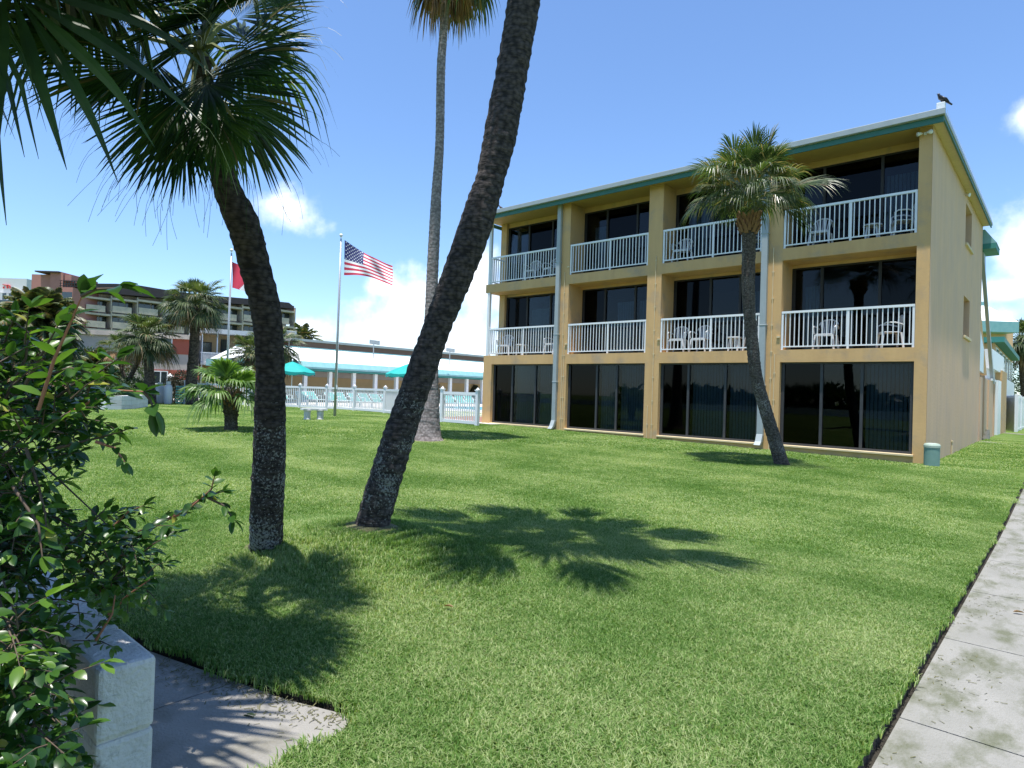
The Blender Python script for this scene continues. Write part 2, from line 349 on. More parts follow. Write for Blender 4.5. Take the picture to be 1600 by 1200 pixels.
def grassmat(name, c1, c2, c3, blade=True):
    m = bpy.data.materials.new(name); m.use_nodes = True; nt = m.node_tree; b = nt.nodes['Principled BSDF']; L = nt.links.new
    g = N(nt, 'ShaderNodeNewGeometry'); pos = g.outputs['Position']
    n1 = N(nt, 'ShaderNodeTexNoise', i_Scale=.55, i_Detail=5.0, i_Roughness=.6); L(pos, n1.inputs['Vector'])
    n2 = N(nt, 'ShaderNodeTexNoise', i_Scale=5.5, i_Detail=4.0, i_Roughness=.7); L(pos, n2.inputs['Vector'])
    # mowing bands running along the building front
    mp = N(nt, 'ShaderNodeMapping'); mp.inputs['Scale'].default_value = (.10, 1.0, 0); mp.inputs['Rotation'].default_value = (0, 0, R(-14)); L(pos, mp.inputs['Vector'])
    n4 = N(nt, 'ShaderNodeTexNoise', i_Scale=1.1, i_Detail=2.0); L(mp.outputs[0], n4.inputs['Vector'])
    def m2(op, a, bb, c=None):
        q = N(nt, 'ShaderNodeMath', operation=op)
        for i, v in enumerate((a, bb, c)):
            if v is None: continue
            if isinstance(v, (int, float)): q.inputs[i].default_value = v
            else: L(v, q.inputs[i])
        return q.outputs[0]
    s = m2('MULTIPLY', n1.outputs[0], .50); s = m2('MULTIPLY_ADD', n2.outputs[0], .25, s); s = m2('MULTIPLY_ADD', n4.outputs[0], .25, s)
    if blade:
        s = m2('ADD', s, m2('MULTIPLY', m2('SUBTRACT', g.outputs['Random Per Island'], .5), .34))
    else:
        n3 = N(nt, 'ShaderNodeTexNoise', i_Scale=38.0, i_Detail=3.0, i_Roughness=.8); L(pos, n3.inputs['Vector'])
        s = m2('ADD', s, m2('MULTIPLY', m2('SUBTRACT', n3.outputs[0], .5), .5))
    cr = N(nt, 'ShaderNodeValToRGB'); e = cr.color_ramp.elements; e[0].position = .36; e[0].color = (*c1, 1); e[1].position = .66; e[1].color = (*c3, 1)
    x = e.new(.5); x.color = (*c2, 1); L(s, cr.inputs[0])
    L(cr.outputs[0], b.inputs['Base Color']); b.inputs['Roughness'].default_value = .6 if blade else .95; b.inputs['Specular IOR Level'].default_value = .16 if blade else .05
    if blade:
        t = N(nt, 'ShaderNodeBsdfTranslucent'); mm = N(nt, 'ShaderNodeMix', data_type='RGBA', blend_type='MULTIPLY'); mm.inputs[0].default_value = 1
        L(cr.outputs[0], mm.inputs[6]); mm.inputs[7].default_value = (1.4, 1.4, .7, 1); L(mm.outputs[2], t.inputs['Color'])
        ms = N(nt, 'ShaderNodeMixShader'); ms.inputs[0].default_value = .42; L(b.outputs[0], ms.inputs[1]); L(t.outputs[0], ms.inputs[2]); L(ms.outputs[0], nt.nodes['Material Output'].inputs['Surface'])
    else:
        bp = N(nt, 'ShaderNodeBump', i_Strength=.9, i_Distance=.04); L(n3.outputs[0], bp.inputs['Height']); L(bp.outputs[0], b.inputs['Normal'])
    return m
GRASS = grassmat('grass_blades', (.080, .175, .032), (.185, .300, .080), (.41, .47, .23))
LAWN = grassmat('lawn_ground', (.06, .115, .022), (.11, .175, .038), (.20, .25, .09), False)

# ------------------------------------------------------------------ ground, lawn, pavements
SWX = 1.97; LX = 1.945
PAV = [(-7.6, -18.05), (-4.0, -17.24), (-1.47, -16.62), (-.37, -16.36), (.02, -16.20), (.13, -16.32), (.20, -16.73), (.30, -19.0), (.34, -24.0), (-7.6, -24.0)]
def in_poly(x, y, P):
    c = False; j = len(P) - 1
    for i in range(len(P)):
        if (P[i][1] > y) != (P[j][1] > y) and x < (P[j][0] - P[i][0]) * (y - P[i][1]) / (P[j][1] - P[i][1]) + P[i][0]: c = not c
        j = i
    return c
def dense(P, step):
    o = []
    for i in range(len(P)):
        a, b = P[i], P[(i + 1) % len(P)]; n = max(1, int(math.dist(a, b) / step))
        o += [(a[0] + (b[0] - a[0]) * k / n, a[1] + (b[1] - a[1]) * k / n) for k in range(n)]
    return o
def make_lawn():
    outer = [(SWX, -24), (SWX, 60), (-90, 60), (-90, -60), (-7.6, -60), (-7.6, -24.0)] + [p for p in PAV[:9]][0:0]
    # outer loop follows the pavement edge
    outer = [(LX, -60), (LX, -11.3), (LX, 60), (-90, 60), (-90, -60)]
    o = dense(outer, 1.2); hole = dense(PAV, .12)
    hole = [(x + rng.uniform(-.012, .012), y + rng.uniform(-.012, .012)) for x, y in hole]
    pts = list(o) + list(hole); no, nh = len(o), len(hole)
    edges = [(i, (i + 1) % no) for i in range(no)] + [(no + i, no + (i + 1) % nh) for i in range(nh)]
    def grid(x0, x1, y0, y1, st, excl=None):
        x = x0 + st / 2
        while x < x1:
            y = y0 + st / 2
            while y < y1:
                if not in_poly(x, y, PAV) and not (excl and excl[0] < x < excl[1] and excl[2] < y < excl[3]): pts.append((x, y))
                y += st
            x += st
    grid(-5.2, 1.9, -17, -12, .16); grid(-18, 1.9, -24, 14, .9, (-5.2, 1.9, -17, -12)); grid(-89, 1, -59, 59, 5, (-18, 1.9, -24, 14))
    r_ = delaunay_2d_cdt([Vector(p) for p in pts], edges, [], 0, 1e-4)
    vs, fs = r_[0], r_[2]
    mb = MB(); mb.v = [(v.x, v.y, ground_z(v.x, v.y)) for v in vs]
    for f in fs:
        cx = sum(vs[i].x for i in f) / len(f); cy = sum(vs[i].y for i in f) / len(f)
        if in_poly(cx, cy, PAV) or not in_poly(cx, cy, outer): continue
        mb.f.append(tuple(f)); mb.m.append(0)
    mb.mi = 1
    for loop in (hole, dense([(LX, -60), (LX, 60)], .5)[:241]):
        for i in range(len(loop) - (0 if loop is hole else 1)):
            a, b = loop[i], loop[(i + 1) % len(loop)]
            mb.face([(a[0], a[1], ground_z(*a)), (b[0], b[1], ground_z(*b)), (b[0], b[1], ground_z(*b) - .12), (a[0], a[1], ground_z(*a) - .12)])
    lw = mb.build('lawn', [LAWN, SOIL], smooth=True); tag(lw, kind='structure'); return lw
make_lawn()
def sheet(name, xs, ys, dz, m):
    mb = MB(); nx, ny = len(xs), len(ys)
    mb.v = [(x, y, ground_z(x, y) + dz) for x in xs for y in ys]
    for i in range(nx - 1):
        for j in range(ny - 1): mb.f.append((i * ny + j, (i + 1) * ny + j, (i + 1) * ny + j + 1, i * ny + j + 1)); mb.m.append(0)
    return tag(mb.build(name, m, smooth=True), kind='structure')
xs = [-900, -400, -200, -100, -60, -40, -30, -25, -20, -16, -14.9] + [-14 + i for i in range(0, 15)] + [1, 2, 3, 4, 6, 10, 20, 40, 80, 200, 400, 900]
ys = [-900, -400, -200, -100, -60, -40, -30, -24] + [-20 + i for i in range(0, 36)] + [18, 22, 30, 40, 60, 90, 150, 300, 500, 900]
sheet('ground', xs, ys, -.11, LAWN)
mb = MB()
for i in range(-14, 26):                                   # sidewalk slabs with open joints
    y0 = -22 + (i + 14) * 1.55
    j = lambda: 0
    a = [(SWX + .008, y0 + .006), (3.75, y0 + .006), (3.75, y0 + 1.544), (SWX + .008, y0 + 1.544)]
    top = [(x, y, ground_z(x, y) - .035) for x, y in a]; bot = [(x, y, z - .12) for x, y, z in top]
    mb.face(top)
    for k in range(4): mb.face([bot[k], bot[(k + 1) % 4], top[(k + 1) % 4], top[k]])
sw = tag(mb.build('sidewalk', CONC), kind='structure')
mb = MB()
for i in range(-24, 40): a_ = ground_z(LX, i); b_ = ground_z(LX, i + 1); mb.face([(LX - .02, i, a_ - .075), (SWX + .06, i, a_ - .075), (SWX + .06, i + 1, b_ - .075), (LX - .02, i + 1, b_ - .075)])
tag(mb.build('soil_edge', SOIL), kind='structure')
mb = MB(); P_ = [(x, y) for x, y in PAV]
Pin = [(-7.58, -18.1), (-4.0, -17.29), (-1.47, -16.67), (-.37, -16.41), (-.0, -16.27), (.08, -16.36), (.15, -16.73), (.25, -19.0), (.3, -23.9), (-7.58, -23.9)]
def slab(mb, P, zt, th=.1):
    t = [(x, y, zt) for x, y in P]; b = [(x, y, zt - th) for x, y in P]; mb.face(t if sum((P[i][0] * P[(i + 1) % len(P)][1] - P[(i + 1) % len(P)][0] * P[i][1]) for i in range(len(P))) > 0 else t[::-1])
    for i in range(len(P)): k = (i + 1) % len(P); mb.face([b[i], b[k], t[k], t[i]])
jx = -.74   # joint across the slab
A = [p for p in Pin if p[0] > jx] ; yj = -16.41 - (.37 + jx) * 0 + (jx + .37) * .236
slab(mb, [(jx + .008, yj)] + [(-.37, -16.41), (-.0, -16.27), (.08, -16.36), (.15, -16.73), (.25, -19.0), (.3, -23.9), (jx + .25, -23.9)], -.012)
slab(mb, [(-7.58, -18.1), (-4.0, -17.29), (-1.47, -16.67), (jx - .008, yj), (jx + .235, -23.9), (-7.58, -23.9)], -.016)
tag(mb.build('pavement', CONC2), kind='structure')
for i, (pa, pb, wd) in enumerate((((1527, 690), (1640, 702), .55), ((1556, 676), (1640, 683), .5))):
    a, b = ground(*pa), ground(*pb); d = (b - a).normalized(); n_ = Vector((-d.y, d.x, 0)) * wd
    mb = MB(); mb.obox(a - Vector((0, 0, .1)), b - a, n_, (0, 0, .115)); tag(mb.build('path', CONC), kind='structure')

# ------------------------------------------------------------------ grass blades
def tuft(name, rad, n, hgt, wd, seed, lean=.6):
    r_ = random.Random(seed); v = []; f = []
    for k in range(n):
        a = r_.uniform(0, 6.283); q = rad * math.sqrt(r_.random()); x, y = q * math.cos(a), q * math.sin(a)
        t = r_.uniform(0, 6.283); dx, dy = math.cos(t), math.sin(t); h = hgt * r_.uniform(.45, 1.1); l = lean * h * r_.uniform(.3, 1.8); ww = wd * r_.uniform(.7, 1.3) / 2
        px, py = -dy * ww, dx * ww; b = len(v)
        m1 = .5
        v += [(x - px, y - py, -.01), (x + px, y + py, -.01), (x + dx * l * .3 + px, y + dy * l * .3 + py, h * .6), (x + dx * l * .3 - px, y + dy * l * .3 - py, h * .6), (x + dx * l, y + dy * l, h * r_.uniform(.75, 1.0))]
        f += [(b, b + 1, b + 2, b + 3), (b + 3, b + 2, b + 4)]
    me = bpy.data.meshes.new(name); me.from_pydata(v, [], f); me.materials.append(GRASS); me.polygons.foreach_set('use_smooth', [True] * len(f))
    return bpy.data.objects.new(name, me)
def grass_field(name, tufts, d0, d1, step, zo=0, edge=False):
    pts = []; 
    rr = random.Random(int(step * 1000))
    X0, X1, Y0, Y1 = -50, SWX, -17.5, 14
    lim = d1
    if edge: Y1 = -3
    x = max(X0, CAM.x - lim - 1) if not edge else -5
    while x < X1:
        y = Y0
        while y < Y1:
            px_, py_ = x + rr.uniform(-.5, .5) * step, y + rr.uniform(-.5, .5) * step
            d = Vector((px_ - CAM.x, py_ - CAM.y, 0)); q = d.dot(FW); dd = d.length
            if q > .8 and d0 <= dd < d1 and abs(d.dot(RT)) < q * .93 + 1.0:
                ok = px_ < (LX - .012 if edge else LX - .02 - step * (.9 if step < .2 else .75)) and not in_poly(px_, py_, PAV)
                if ok and any((px_ - q[0]) ** 2 + (py_ - q[1]) ** 2 < q[2] ** 2 for q in FEET): ok = False
                if ok and -15.3 < px_ < .35 and py_ > -.12: ok = False
                if ok and py_ > -4.5 and px_ < -15.3 and d.length > 38: ok = False
                if edge and ok: ok = px_ > LX - .30 or (px_ < .45 and py_ < -15.7 and any(in_poly(px_ + math.cos(k) * .13, py_ + math.sin(k) * .13, PAV) for k in range(6)))
                if ok and step > .1:
                    for k in range(6):
                        a = k * 1.047
                        if in_poly(px_ + math.cos(a) * step * .36, py_ + math.sin(a) * step * .36, PAV): ok = False
                if ok: pts.append((px_, py_, ground_z(px_, py_) + zo))
            y += step
        x += step
    me = bpy.data.meshes.new(name); me.from_pydata(pts, [], [])
    ar = me.attributes.new('rot', 'FLOAT_VECTOR', 'POINT'); ar.data.foreach_set('vector', [c for _ in pts for c in (0.0, 0.0, rr.uniform(0, 6.283))])
    ai = me.attributes.new('idx', 'INT', 'POINT'); ai.data.foreach_set('value', [rr.randrange(len(tufts)) for _ in pts])
    asc = me.attributes.new('scl', 'FLOAT', 'POINT')
    asc.data.foreach_set('value', [1.0 + .10 * noise.noise(Vector((p[0] * .8, p[1] * .8, 0))) + rr.uniform(-.08, .08) for p in pts])
    o = bpy.data.objects.new(name, me); C.objects.link(o)
    ng = bpy.data.node_groups.new(name + '_nodes', 'GeometryNodeTree')
    ng.interface.new_socket('Geometry', in_out='INPUT', socket_type='NodeSocketGeometry'); ng.interface.new_socket('Geometry', in_out='OUTPUT', socket_type='NodeSocketGeometry')
    gi = ng.nodes.new('NodeGroupInput'); go = ng.nodes.new('NodeGroupOutput'); j = ng.nodes.new('GeometryNodeGeometryToInstance')
    for t in reversed(tufts):
        oi = ng.nodes.new('GeometryNodeObjectInfo'); oi.inputs['Object'].default_value = t; oi.inputs['As Instance'].default_value = True; ng.links.new(oi.outputs['Geometry'], j.inputs[0])
    ip = ng.nodes.new('GeometryNodeInstanceOnPoints'); ip.inputs['Pick Instance'].default_value = True
    def at_(nm, ty):
        a = ng.nodes.new('GeometryNodeInputNamedAttribute'); a.data_type = ty; a.inputs[0].default_value = nm; return a.outputs[0]
    e2r = ng.nodes.new('FunctionNodeEulerToRotation'); ng.links.new(at_('rot', 'FLOAT_VECTOR'), e2r.inputs[0])
    ng.links.new(gi.outputs[0], ip.inputs['Points']); 
    jj = ng.nodes.new('GeometryNodeJoinGeometry')
    for oi in [n for n in ng.nodes if n.bl_idname == 'GeometryNodeObjectInfo']: ng.links.new(oi.outputs['Geometry'], jj.inputs[0])
    ng.nodes.remove(j)
    ng.links.new(jj.outputs[0], ip.inputs['Instance']); ng.links.new(at_('idx', 'INT'), ip.inputs['Instance Index'])
    ng.links.new(e2r.outputs[0], ip.inputs['Rotation']); ng.links.new(at_('scl', 'FLOAT'), ip.inputs['Scale'])
    ng.links.new(ip.outputs[0], go.inputs[0])
    md = o.modifiers.new('grass', 'NODES'); md.node_group = ng
    return o
FEET = [(*at(417, 860, 5.84).xy, .20), (*at(579, 836, 6.04).xy, .23), (*ground(668, 688).xy, .5), (*ground(1221, 725).xy, .22), (*ground(361, 671).xy, .3)]
g1 = grass_field('grass', [tuft('tuft', .16, 420, .036, .0048, s, .75) for s in range(8)], 0, 7.5, .108)
tag(g1, 'short bright green lawn grass in the foreground', 'grass', kind='stuff')
g1b = grass_field('grass', [tuft('tuft', .035, 40, .034, .0048, s + 40, .6) for s in range(4)], 0, 12, .036, edge=True)
tag(g1b, 'fine grass fringe along the trimmed lawn edges', 'grass', kind='stuff')
g2 = grass_field('grass', [tuft('tuft', .28, 640, .029, .0075, s + 10, .75) for s in range(6)], 7.5, 17, .225)
tag(g2, 'mown lawn grass in front of the yellow building', 'grass', kind='stuff')
g3 = grass_field('grass', [tuft('tuft', .62, 700, .030, .018, s + 20, .8) for s in range(5)], 17, 46, .5)
tag(g3, 'mown lawn grass farther off by the pool fence', 'grass', kind='stuff')

STRAW = mat('thin_straw', (.17, .16, .075), .95, (.09, .09, .035), 25, .5, bump=.8, bscale=60)
for (cx, cy, r_) in FEET[:4]:
    mb = MB(); n = 26; rr_ = [0, .5, .8, 1.0]
    for k, q in enumerate(rr_):
        for j in range(n):
            a = 2 * math.pi * j / n; R_ = (r_ * 1.18) * q * (1 + .14 * noise.noise(Vector((math.cos(a) * 1.5, math.sin(a) * 1.5, cx)))); x, y = cx + R_ * math.cos(a), cy + R_ * math.sin(a); mb.v.append((x, y, ground_z(x, y) + (.014 if q < 1 else .004)))
    for k in range(3):
        for j in range(n): mb.f.append((k * n + j, (k + 1) * n + j, (k + 1) * n + (j + 1) % n, k * n + (j + 1) % n)); mb.m.append(0)
    tag(mb.build('bare_soil', STRAW, smooth=True), kind='structure')
# ------------------------------------------------------------------ the yellow building
BLD = empty('hotel_building', (0, 0, 0), 'three storey yellow stucco building with white balcony railings and green roof trim', 'building')
XL = -14.944
PIL = [(-14.944, -14.506), (-11.363, -10.847), (-7.708, -7.205), (-4.06, -3.48), (-.284, 0)]
BAY = [(PIL[i][1], PIL[i + 1][0]) for i in range(4)]
YB = .85; S1, T1, S2, T2, CEIL = 2.67, 3.014, 5.508, 5.839, 8.40
YE = 11.5
mb = MB()
for i, (a, b) in enumerate(PIL[:4]):
    mb.box(a, b, 0, .32, -.3, S1)
    if i: mb.box(a, b, 0, YB, T1, S2); mb.box(a, b, 0, YB, T2, CEIL)
mb.box(PIL[4][0], -.004, 0, .32, -.3, S1); mb.box(PIL[4][0], -.004, 0, YB, T1, S2); mb.box(PIL[4][0], -.004, 0, YB, T2, CEIL)
mb.box(XL, -.004, 0, YB + .15, S1, T1); mb.box(XL, -.004, 0, YB + .15, S2, T2)
for (a, b) in BAY: mb.box(a, b, .03, .32, -.3, .33)
mb.box(XL + .05, -14.60, YB - .1, YB + .18, T1, S2); mb.box(XL + .05, -14.60, YB - .1, YB + .18, T2, CEIL)
mb.box(XL, XL + .2, .32, 11.3, -.3, S1)                       # west wall, three storeys
mb.box(XL + .05, XL + .25, YB + .18, 11.3, T1, S2); mb.box(XL + .05, XL + .25, YB + .18, 11.3, T2, CEIL)
mb.box(XL + .4, -.3, YB - .02, YB + .12, 8.23, CEIL); mb.box(XL + .4, -.3, YB, YB + .12, 5.42, S2 + .001)   # lintels
mb.box(XL, -.2, 11.3, 11.5, -.3, CEIL)
mb.build('wall', STUCCO, BLD)
# end wall with two recessed windows
WIN = [(6.45, 8.05, 6.83, 8.10), (6.40, 7.95, 3.87, 5.14)]
mb = MB(); T = .22
yy = sorted({-.0, YE} | {w_[0] for w_ in WIN} | {w_[1] for w_ in WIN}); zz = sorted({-.35, 8.47} | {w_[2] for w_ in WIN} | {w_[3] for w_ in WIN})
for i in range(len(yy) - 1):
    for k in range(len(zz) - 1):
        cy, cz = (yy[i] + yy[i + 1]) / 2, (zz[k] + zz[k + 1]) / 2
        if any(w_[0] < cy < w_[1] and w_[2] < cz < w_[3] for w_ in WIN): continue
        mb.face([(0, yy[i], zz[k]), (0, yy[i + 1], zz[k]), (0, yy[i + 1], zz[k + 1]), (0, yy[i], zz[k + 1])])
for (y0, y1, z0, z1) in WIN:
    for q in (((0, y0, z0), (0, y0, z1), (-T, y0, z1), (-T, y0, z0)), ((0, y1, z0), (-T, y1, z0), (-T, y1, z1), (0, y1, z1)), ((0, y0, z1), (0, y1, z1), (-T, y1, z1), (-T, y0, z1)), ((0, y0, z0), (-T, y0, z0), (-T, y1, z0), (0, y1, z0))): mb.face(q)
ew = mb.build('end_wall', STUCCO_END, BLD)
for (y0, y1, z0, z1) in WIN:
    m_ = MB(); m_.box(-T - .03, -T + .02, y0, y0 + .07, z0, z1); m_.box(-T - .03, -T + .02, y1 - .07, y1, z0, z1); m_.box(-T - .03, -T + .02, y0 + .07, y1 - .07, z1 - .07, z1); m_.box(-T - .03, -T + .02, y0 + .07, y1 - .07, z0, z0 + .07); m_.box(-T - .03, -T + .02, (y0 + y1) / 2 - .03, (y0 + y1) / 2 + .03, z0 + .07, z1 - .07)
    wf = m_.build('window', FRAMEGREY, BLD); MB().box(-T - .05, -T - .035, y0 + .01, y1 - .01, z0 + .01, z1 - .01).build('pane', BGGLASS, wf)
    MB().box(-T + .03, .07, y0 - .06, y1 + .06, z0 - .09, z0 - .004).build('sill', SILL, wf, bevel=.01)
# window sills of the ground floor
m_ = MB()
for (a, b) in BAY: m_.box(a - .01, b + .03, -.045, .12, .332, .385)
m_.build('sill', SILL, BLD, bevel=.008)
# ceilings, roof
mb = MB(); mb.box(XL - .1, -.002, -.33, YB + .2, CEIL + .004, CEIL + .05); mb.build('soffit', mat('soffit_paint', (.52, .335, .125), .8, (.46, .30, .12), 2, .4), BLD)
mb = MB(); mb.box(XL - .3, .22, -.37, YE + .1, 8.475, 8.53); rf = mb.build('roof', WHITEROOF, BLD)
mb = MB(); mb.box(XL - .32, .26, -.40, -.365, 8.30, 8.445); mb.box(.222, .26, -.364, YE + .15, 8.385, 8.46); mb.box(XL - .32, XL - .285, -.364, YE, 8.30, 8.445)
mb.build('green_trim', GREEN, rf)
mb = MB(); mb.box(XL - .34, .30, -.50, -.402, 8.447, 8.60); mb.box(.224, .285, -.401, YE + .15, 8.462, 8.57)
mb.build('gutter', GUTTER, rf, bevel=.012)
mb = MB(); mb.box(-.002, .21, -.35, YE, 8.44, 8.470); mb.build('eave_board', SILL, rf)
# ridge spikes along the end roof edge and the corner vent
mb = MB(); mb.box(.10, .27, -.34, -.17, 8.602, 8.80); mb.build('corner_vent', WHITE, rf, bevel=.01)
mb = MB()
for k in range(60): mb.box(.262, .268, .1 + k * .19, .106 + k * .19, 8.602, 8.74)
mb.box(.258, .272, .05, 11.5, 8.596, 8.612); mb.build('bird_spikes', GUTTER, rf)
# windows
SPL = [(.315, .68), (.385, .64), (.30, .675), (.33, .635)]
rb = random.Random(3)
def sliding(a, b, y, z0, z1, spl, blinds, screens, floor):
    f = MB(); t = .045; xs_ = [a, a + (b - a) * spl[0], a + (b - a) * spl[1], b]
    f.box(a, b, y, y + .10, z1 - t, z1); f.box(a, b, y, y + .12, z0, z0 + t * 1.3)
    for i, x in enumerate(xs_):
        wdt = t if i in (0, 3) else .035
        x0 = min(max(x - wdt, a), b - 2 * wdt); f.box(x0, x0 + 2 * wdt, y + .006, y + .095, z0 + t * 1.3, z1 - t)
    fr = f.build('sliding_door', FRAMEGREY if not floor else DARKFRAME, BLD)
    for i in range(3):
        MB().box(xs_[i] + .02, xs_[i + 1] - .02, y + .045 + .012 * (i % 2), y + .049 + .012 * (i % 2), z0 + t, z1 - t).build('pane', GLASSD if i in screens else GLASS, fr)
        if i in blinds:
            m_ = MB(); x = xs_[i] + .06; x1 = xs_[i + 1] - .05; lo, hi = blinds[i]
            x0_, x1_ = x + (x1 - x) * lo, x + (x1 - x) * hi; x = x0_
            while x < x1_ - .08:
                ang = rb.uniform(.25, .5); m_.obox((x, y + .24, z0 + .05), (.074 * math.cos(ang), .074 * math.sin(ang), 0), (-.002, .003, 0), (0, 0, (z1 - (.52 if floor else .05)) - z0 - .05)); x += .094
            if m_.v: m_.build('blinds', BLIND, fr)
    return fr
BL = [[{1: (0, 1), 2: (0, 1)}, {0: (0, .3), 1: (0, 1), 2: (0, 1)}, {1: (0, 1), 2: (0, 1)}, {2: (0, 1)}],
      [{1: (.0, 1), 2: (.0, .8)}, {1: (.3, 1), 2: (0, 1)}, {0: (.3, .9), 2: (0, .7)}, {0: (.35, 1)}],
      [{1: (.1, 1), 2: (0, .9)}, {0: (.3, .9), 1: (.8, 1), 2: (.5, 1)}, {0: (.35, .9), 2: (0, .6)}, {1: (0, 1), 2: (0, 1)}]]
for i, (a, b) in enumerate(BAY):
    sliding(a, b, .13, .385, S1, SPL[i], BL[0][i], (0,), 0)
    for fl, (z0, z1) in enumerate(((T1, 5.42), (T2, 8.23))):
        a2 = -14.60 if i == 0 else a
        sliding(a2, b, YB + .01, z0 + .02, z1, (.34 + .03 * i * (-1) ** i, .70), BL[fl + 1][i], (1,) if fl else (2,) if i == 3 else (0,), 1)
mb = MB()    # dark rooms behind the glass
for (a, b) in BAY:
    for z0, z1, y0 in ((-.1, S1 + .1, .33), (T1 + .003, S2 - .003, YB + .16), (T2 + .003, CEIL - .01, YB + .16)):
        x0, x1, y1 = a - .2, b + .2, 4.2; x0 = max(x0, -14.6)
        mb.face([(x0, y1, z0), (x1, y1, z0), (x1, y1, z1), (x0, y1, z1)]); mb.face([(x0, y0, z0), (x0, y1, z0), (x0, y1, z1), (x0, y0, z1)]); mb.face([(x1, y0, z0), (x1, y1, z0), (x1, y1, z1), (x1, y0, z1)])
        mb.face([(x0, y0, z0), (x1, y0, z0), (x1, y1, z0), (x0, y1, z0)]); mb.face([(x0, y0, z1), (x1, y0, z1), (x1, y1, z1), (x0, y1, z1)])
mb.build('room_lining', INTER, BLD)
# railings
def railing(x0, x1, z, west=False):
    m_ = MB(); h = 1.07; y = .045
    m_.box(x0 + .01, x1 - .01, y - .028, y + .028, z + h - .06, z + h); m_.box(x0 + .01, x1 - .01, y - .016, y + .016, z + .07, z + .105)
    n = int((x1 - x0) / .118)
    for k in range(1, n):
        x = x0 + (x1 - x0) * k / n; m_.box(x - .011, x + .011, y - .011, y + .011, z + .105, z + h - .06)
    if west:
        m_.box(x0 + .012, x0 + .05, y + .03, YB - .12, z + h - .058, z + h - .002); m_.box(x0 + .015, x0 + .045, y + .03, YB - .12, z + .072, z + .103)
        for k in range(1, 6): yk = y + .03 + (YB - .18) * k / 6; m_.box(x0 + .02, x0 + .042, yk - .011, yk + .011, z + .103, z + h - .058)
    r_ = m_.build('railing', VINYL, BLD)
    for x in (x0 + .035, (x0 + x1) / 2 + .1, x1 - .035):
        MB().box(x - .026, x + .026, y - .022, y + .022, z + .002, z + h - .061).build('post', VINYL, r_)
for fl, z in enumerate((T1, T2)):
    for i, (a, b) in enumerate(BAY):
        railing(-14.72 if i == 0 else a, b, z, i == 0)
    MB().box(-14.84, -14.72, -.01 + .012, .11, z, (S2, CEIL)[fl]).build('corner_post', WHITE, BLD)
# downspouts, conduits
for k, (xa, xb) in enumerate(((-11.36, -11.20), (-4.03, -3.86))):
    m_ = MB(); m_.box(xa, xb, -.125, -.012, .62, 8.42); m_.obox((xa - .002, -.13, .64), (xb - xa + .004, 0, 0), (0, .118, 0), (0, -.10, -.22)); m_.obox((xa - .003, -.235, .44), (xb - xa + .006, 0, 0), (0, .12, .0), (0, -.10, -.10))
    for z in (3.7, 6.3, 2.0): m_.box(xa - .02, xb + .02, -.132, -.002, z, z + .035)
    m_.build('downspout', GUTTER, BLD, bevel=.008)
for x, z0, z1 in ((-11.03, .1, 5.95), (-10.95, .1, 3.3), (-7.40, .1, 6.1), (-7.56, .1, 1.3), (-3.72, .1, 5.9), (-3.62, 1.0, 2.9)):
    m_ = MB(); m_.tube([(x, -.018, z0), (x, -.018, z1)], .013, 6)
    for z in [z0 + .6 + j * .75 for j in range(int((z1 - z0) / .75))]: m_.box(x - .03, x + .03, -.019, -.002, z, z + .03)
    m_.build('conduit', SILL, BLD)
for x, z in ((-10.9, 3.35), (-7.25, 3.4), (-3.55, 3.35), (-10.9, 6.1)): MB().box(x - .03, x + .06, -.03, -.002, z, z + .05).build('junction_box', SILL, BLD)
MB().tube([(.02, 4.3, .0), (.02, 4.3, .55)], .02, 6).tube([(.02, 4.3, .55), (.02, 4.3, .60)], .035, 6).build('vent_pipe', SILL, BLD)
# twin floodlight and small spot under the end eave
def flood(loc, label, aim):
    e = empty('floodlight', loc, label, 'floodlight'); L_ = Vector(loc)
    MB().box(L_.x - .03, L_.x + .03, L_.y, L_.y + .03, L_.z - .03, L_.z + .03).build('mount', WHITE, e)
    for s in (-1, 1):
        a = L_ + Vector((s * .05, -.04, 0)); b = a + Vector((s * .09, aim * .08, -.03)); MB().tube([a, a * .6 + b * .4, b], [.02, .035, .055], 10).build('lamp_head', WHITE, e, smooth=True)
flood((-.16, -.035, 8.24), 'twin white floodlight on the top corner pillar under the eave', -1)
e = empty('security_light', (.02, 6.2, 8.30), 'small white security light under the eave above the side windows', 'light')
MB().tube([(0.01, 6.2, 8.3), (.12, 6.15, 8.26)], [.03, .06], 10).build('lamp_head', WHITE, e)

# rear part seen past the end wall: awning, stair stringer, low walls
RB = empty('rear_wing', (0, 11.6, .3), 'low rear part of the yellow building with outside stair and white panels', 'building')
m_ = MB(); m_.face([tuple(onX(1531, 343, 0)), (0, 17.2, 8.32), (0.75, 17.2, 7.55), (0.75, 12.4, 7.55), (0, 11.62, 8.32)][1:][::-1])
m_ = MB(); m_.obox((-.3, 11.62, 7.60), (.70, 0, 0), (0, 1.5, 0), (0, 0, .20)); m_.build('awning_edge', TEALDARK, RB)
m_ = MB(); m_.v = [(-.6, 11.62, 8.35), (.05, 11.62, 8.35), (.0, 13.0, 8.35), (-.6, 13.0, 8.35), (-.6, 11.62, 7.805), (.42, 11.62, 7.805), (.42, 13.1, 7.805), (-.6, 13.5, 7.755)]; m_.f = [(0, 1, 2, 3), (7, 6, 5, 4), (0, 4, 5, 1), (1, 5, 6, 2), (2, 6, 7, 3), (3, 7, 4, 0)]; m_.m = [0] * 6
m_.build('awning', TEALROOF, RB)
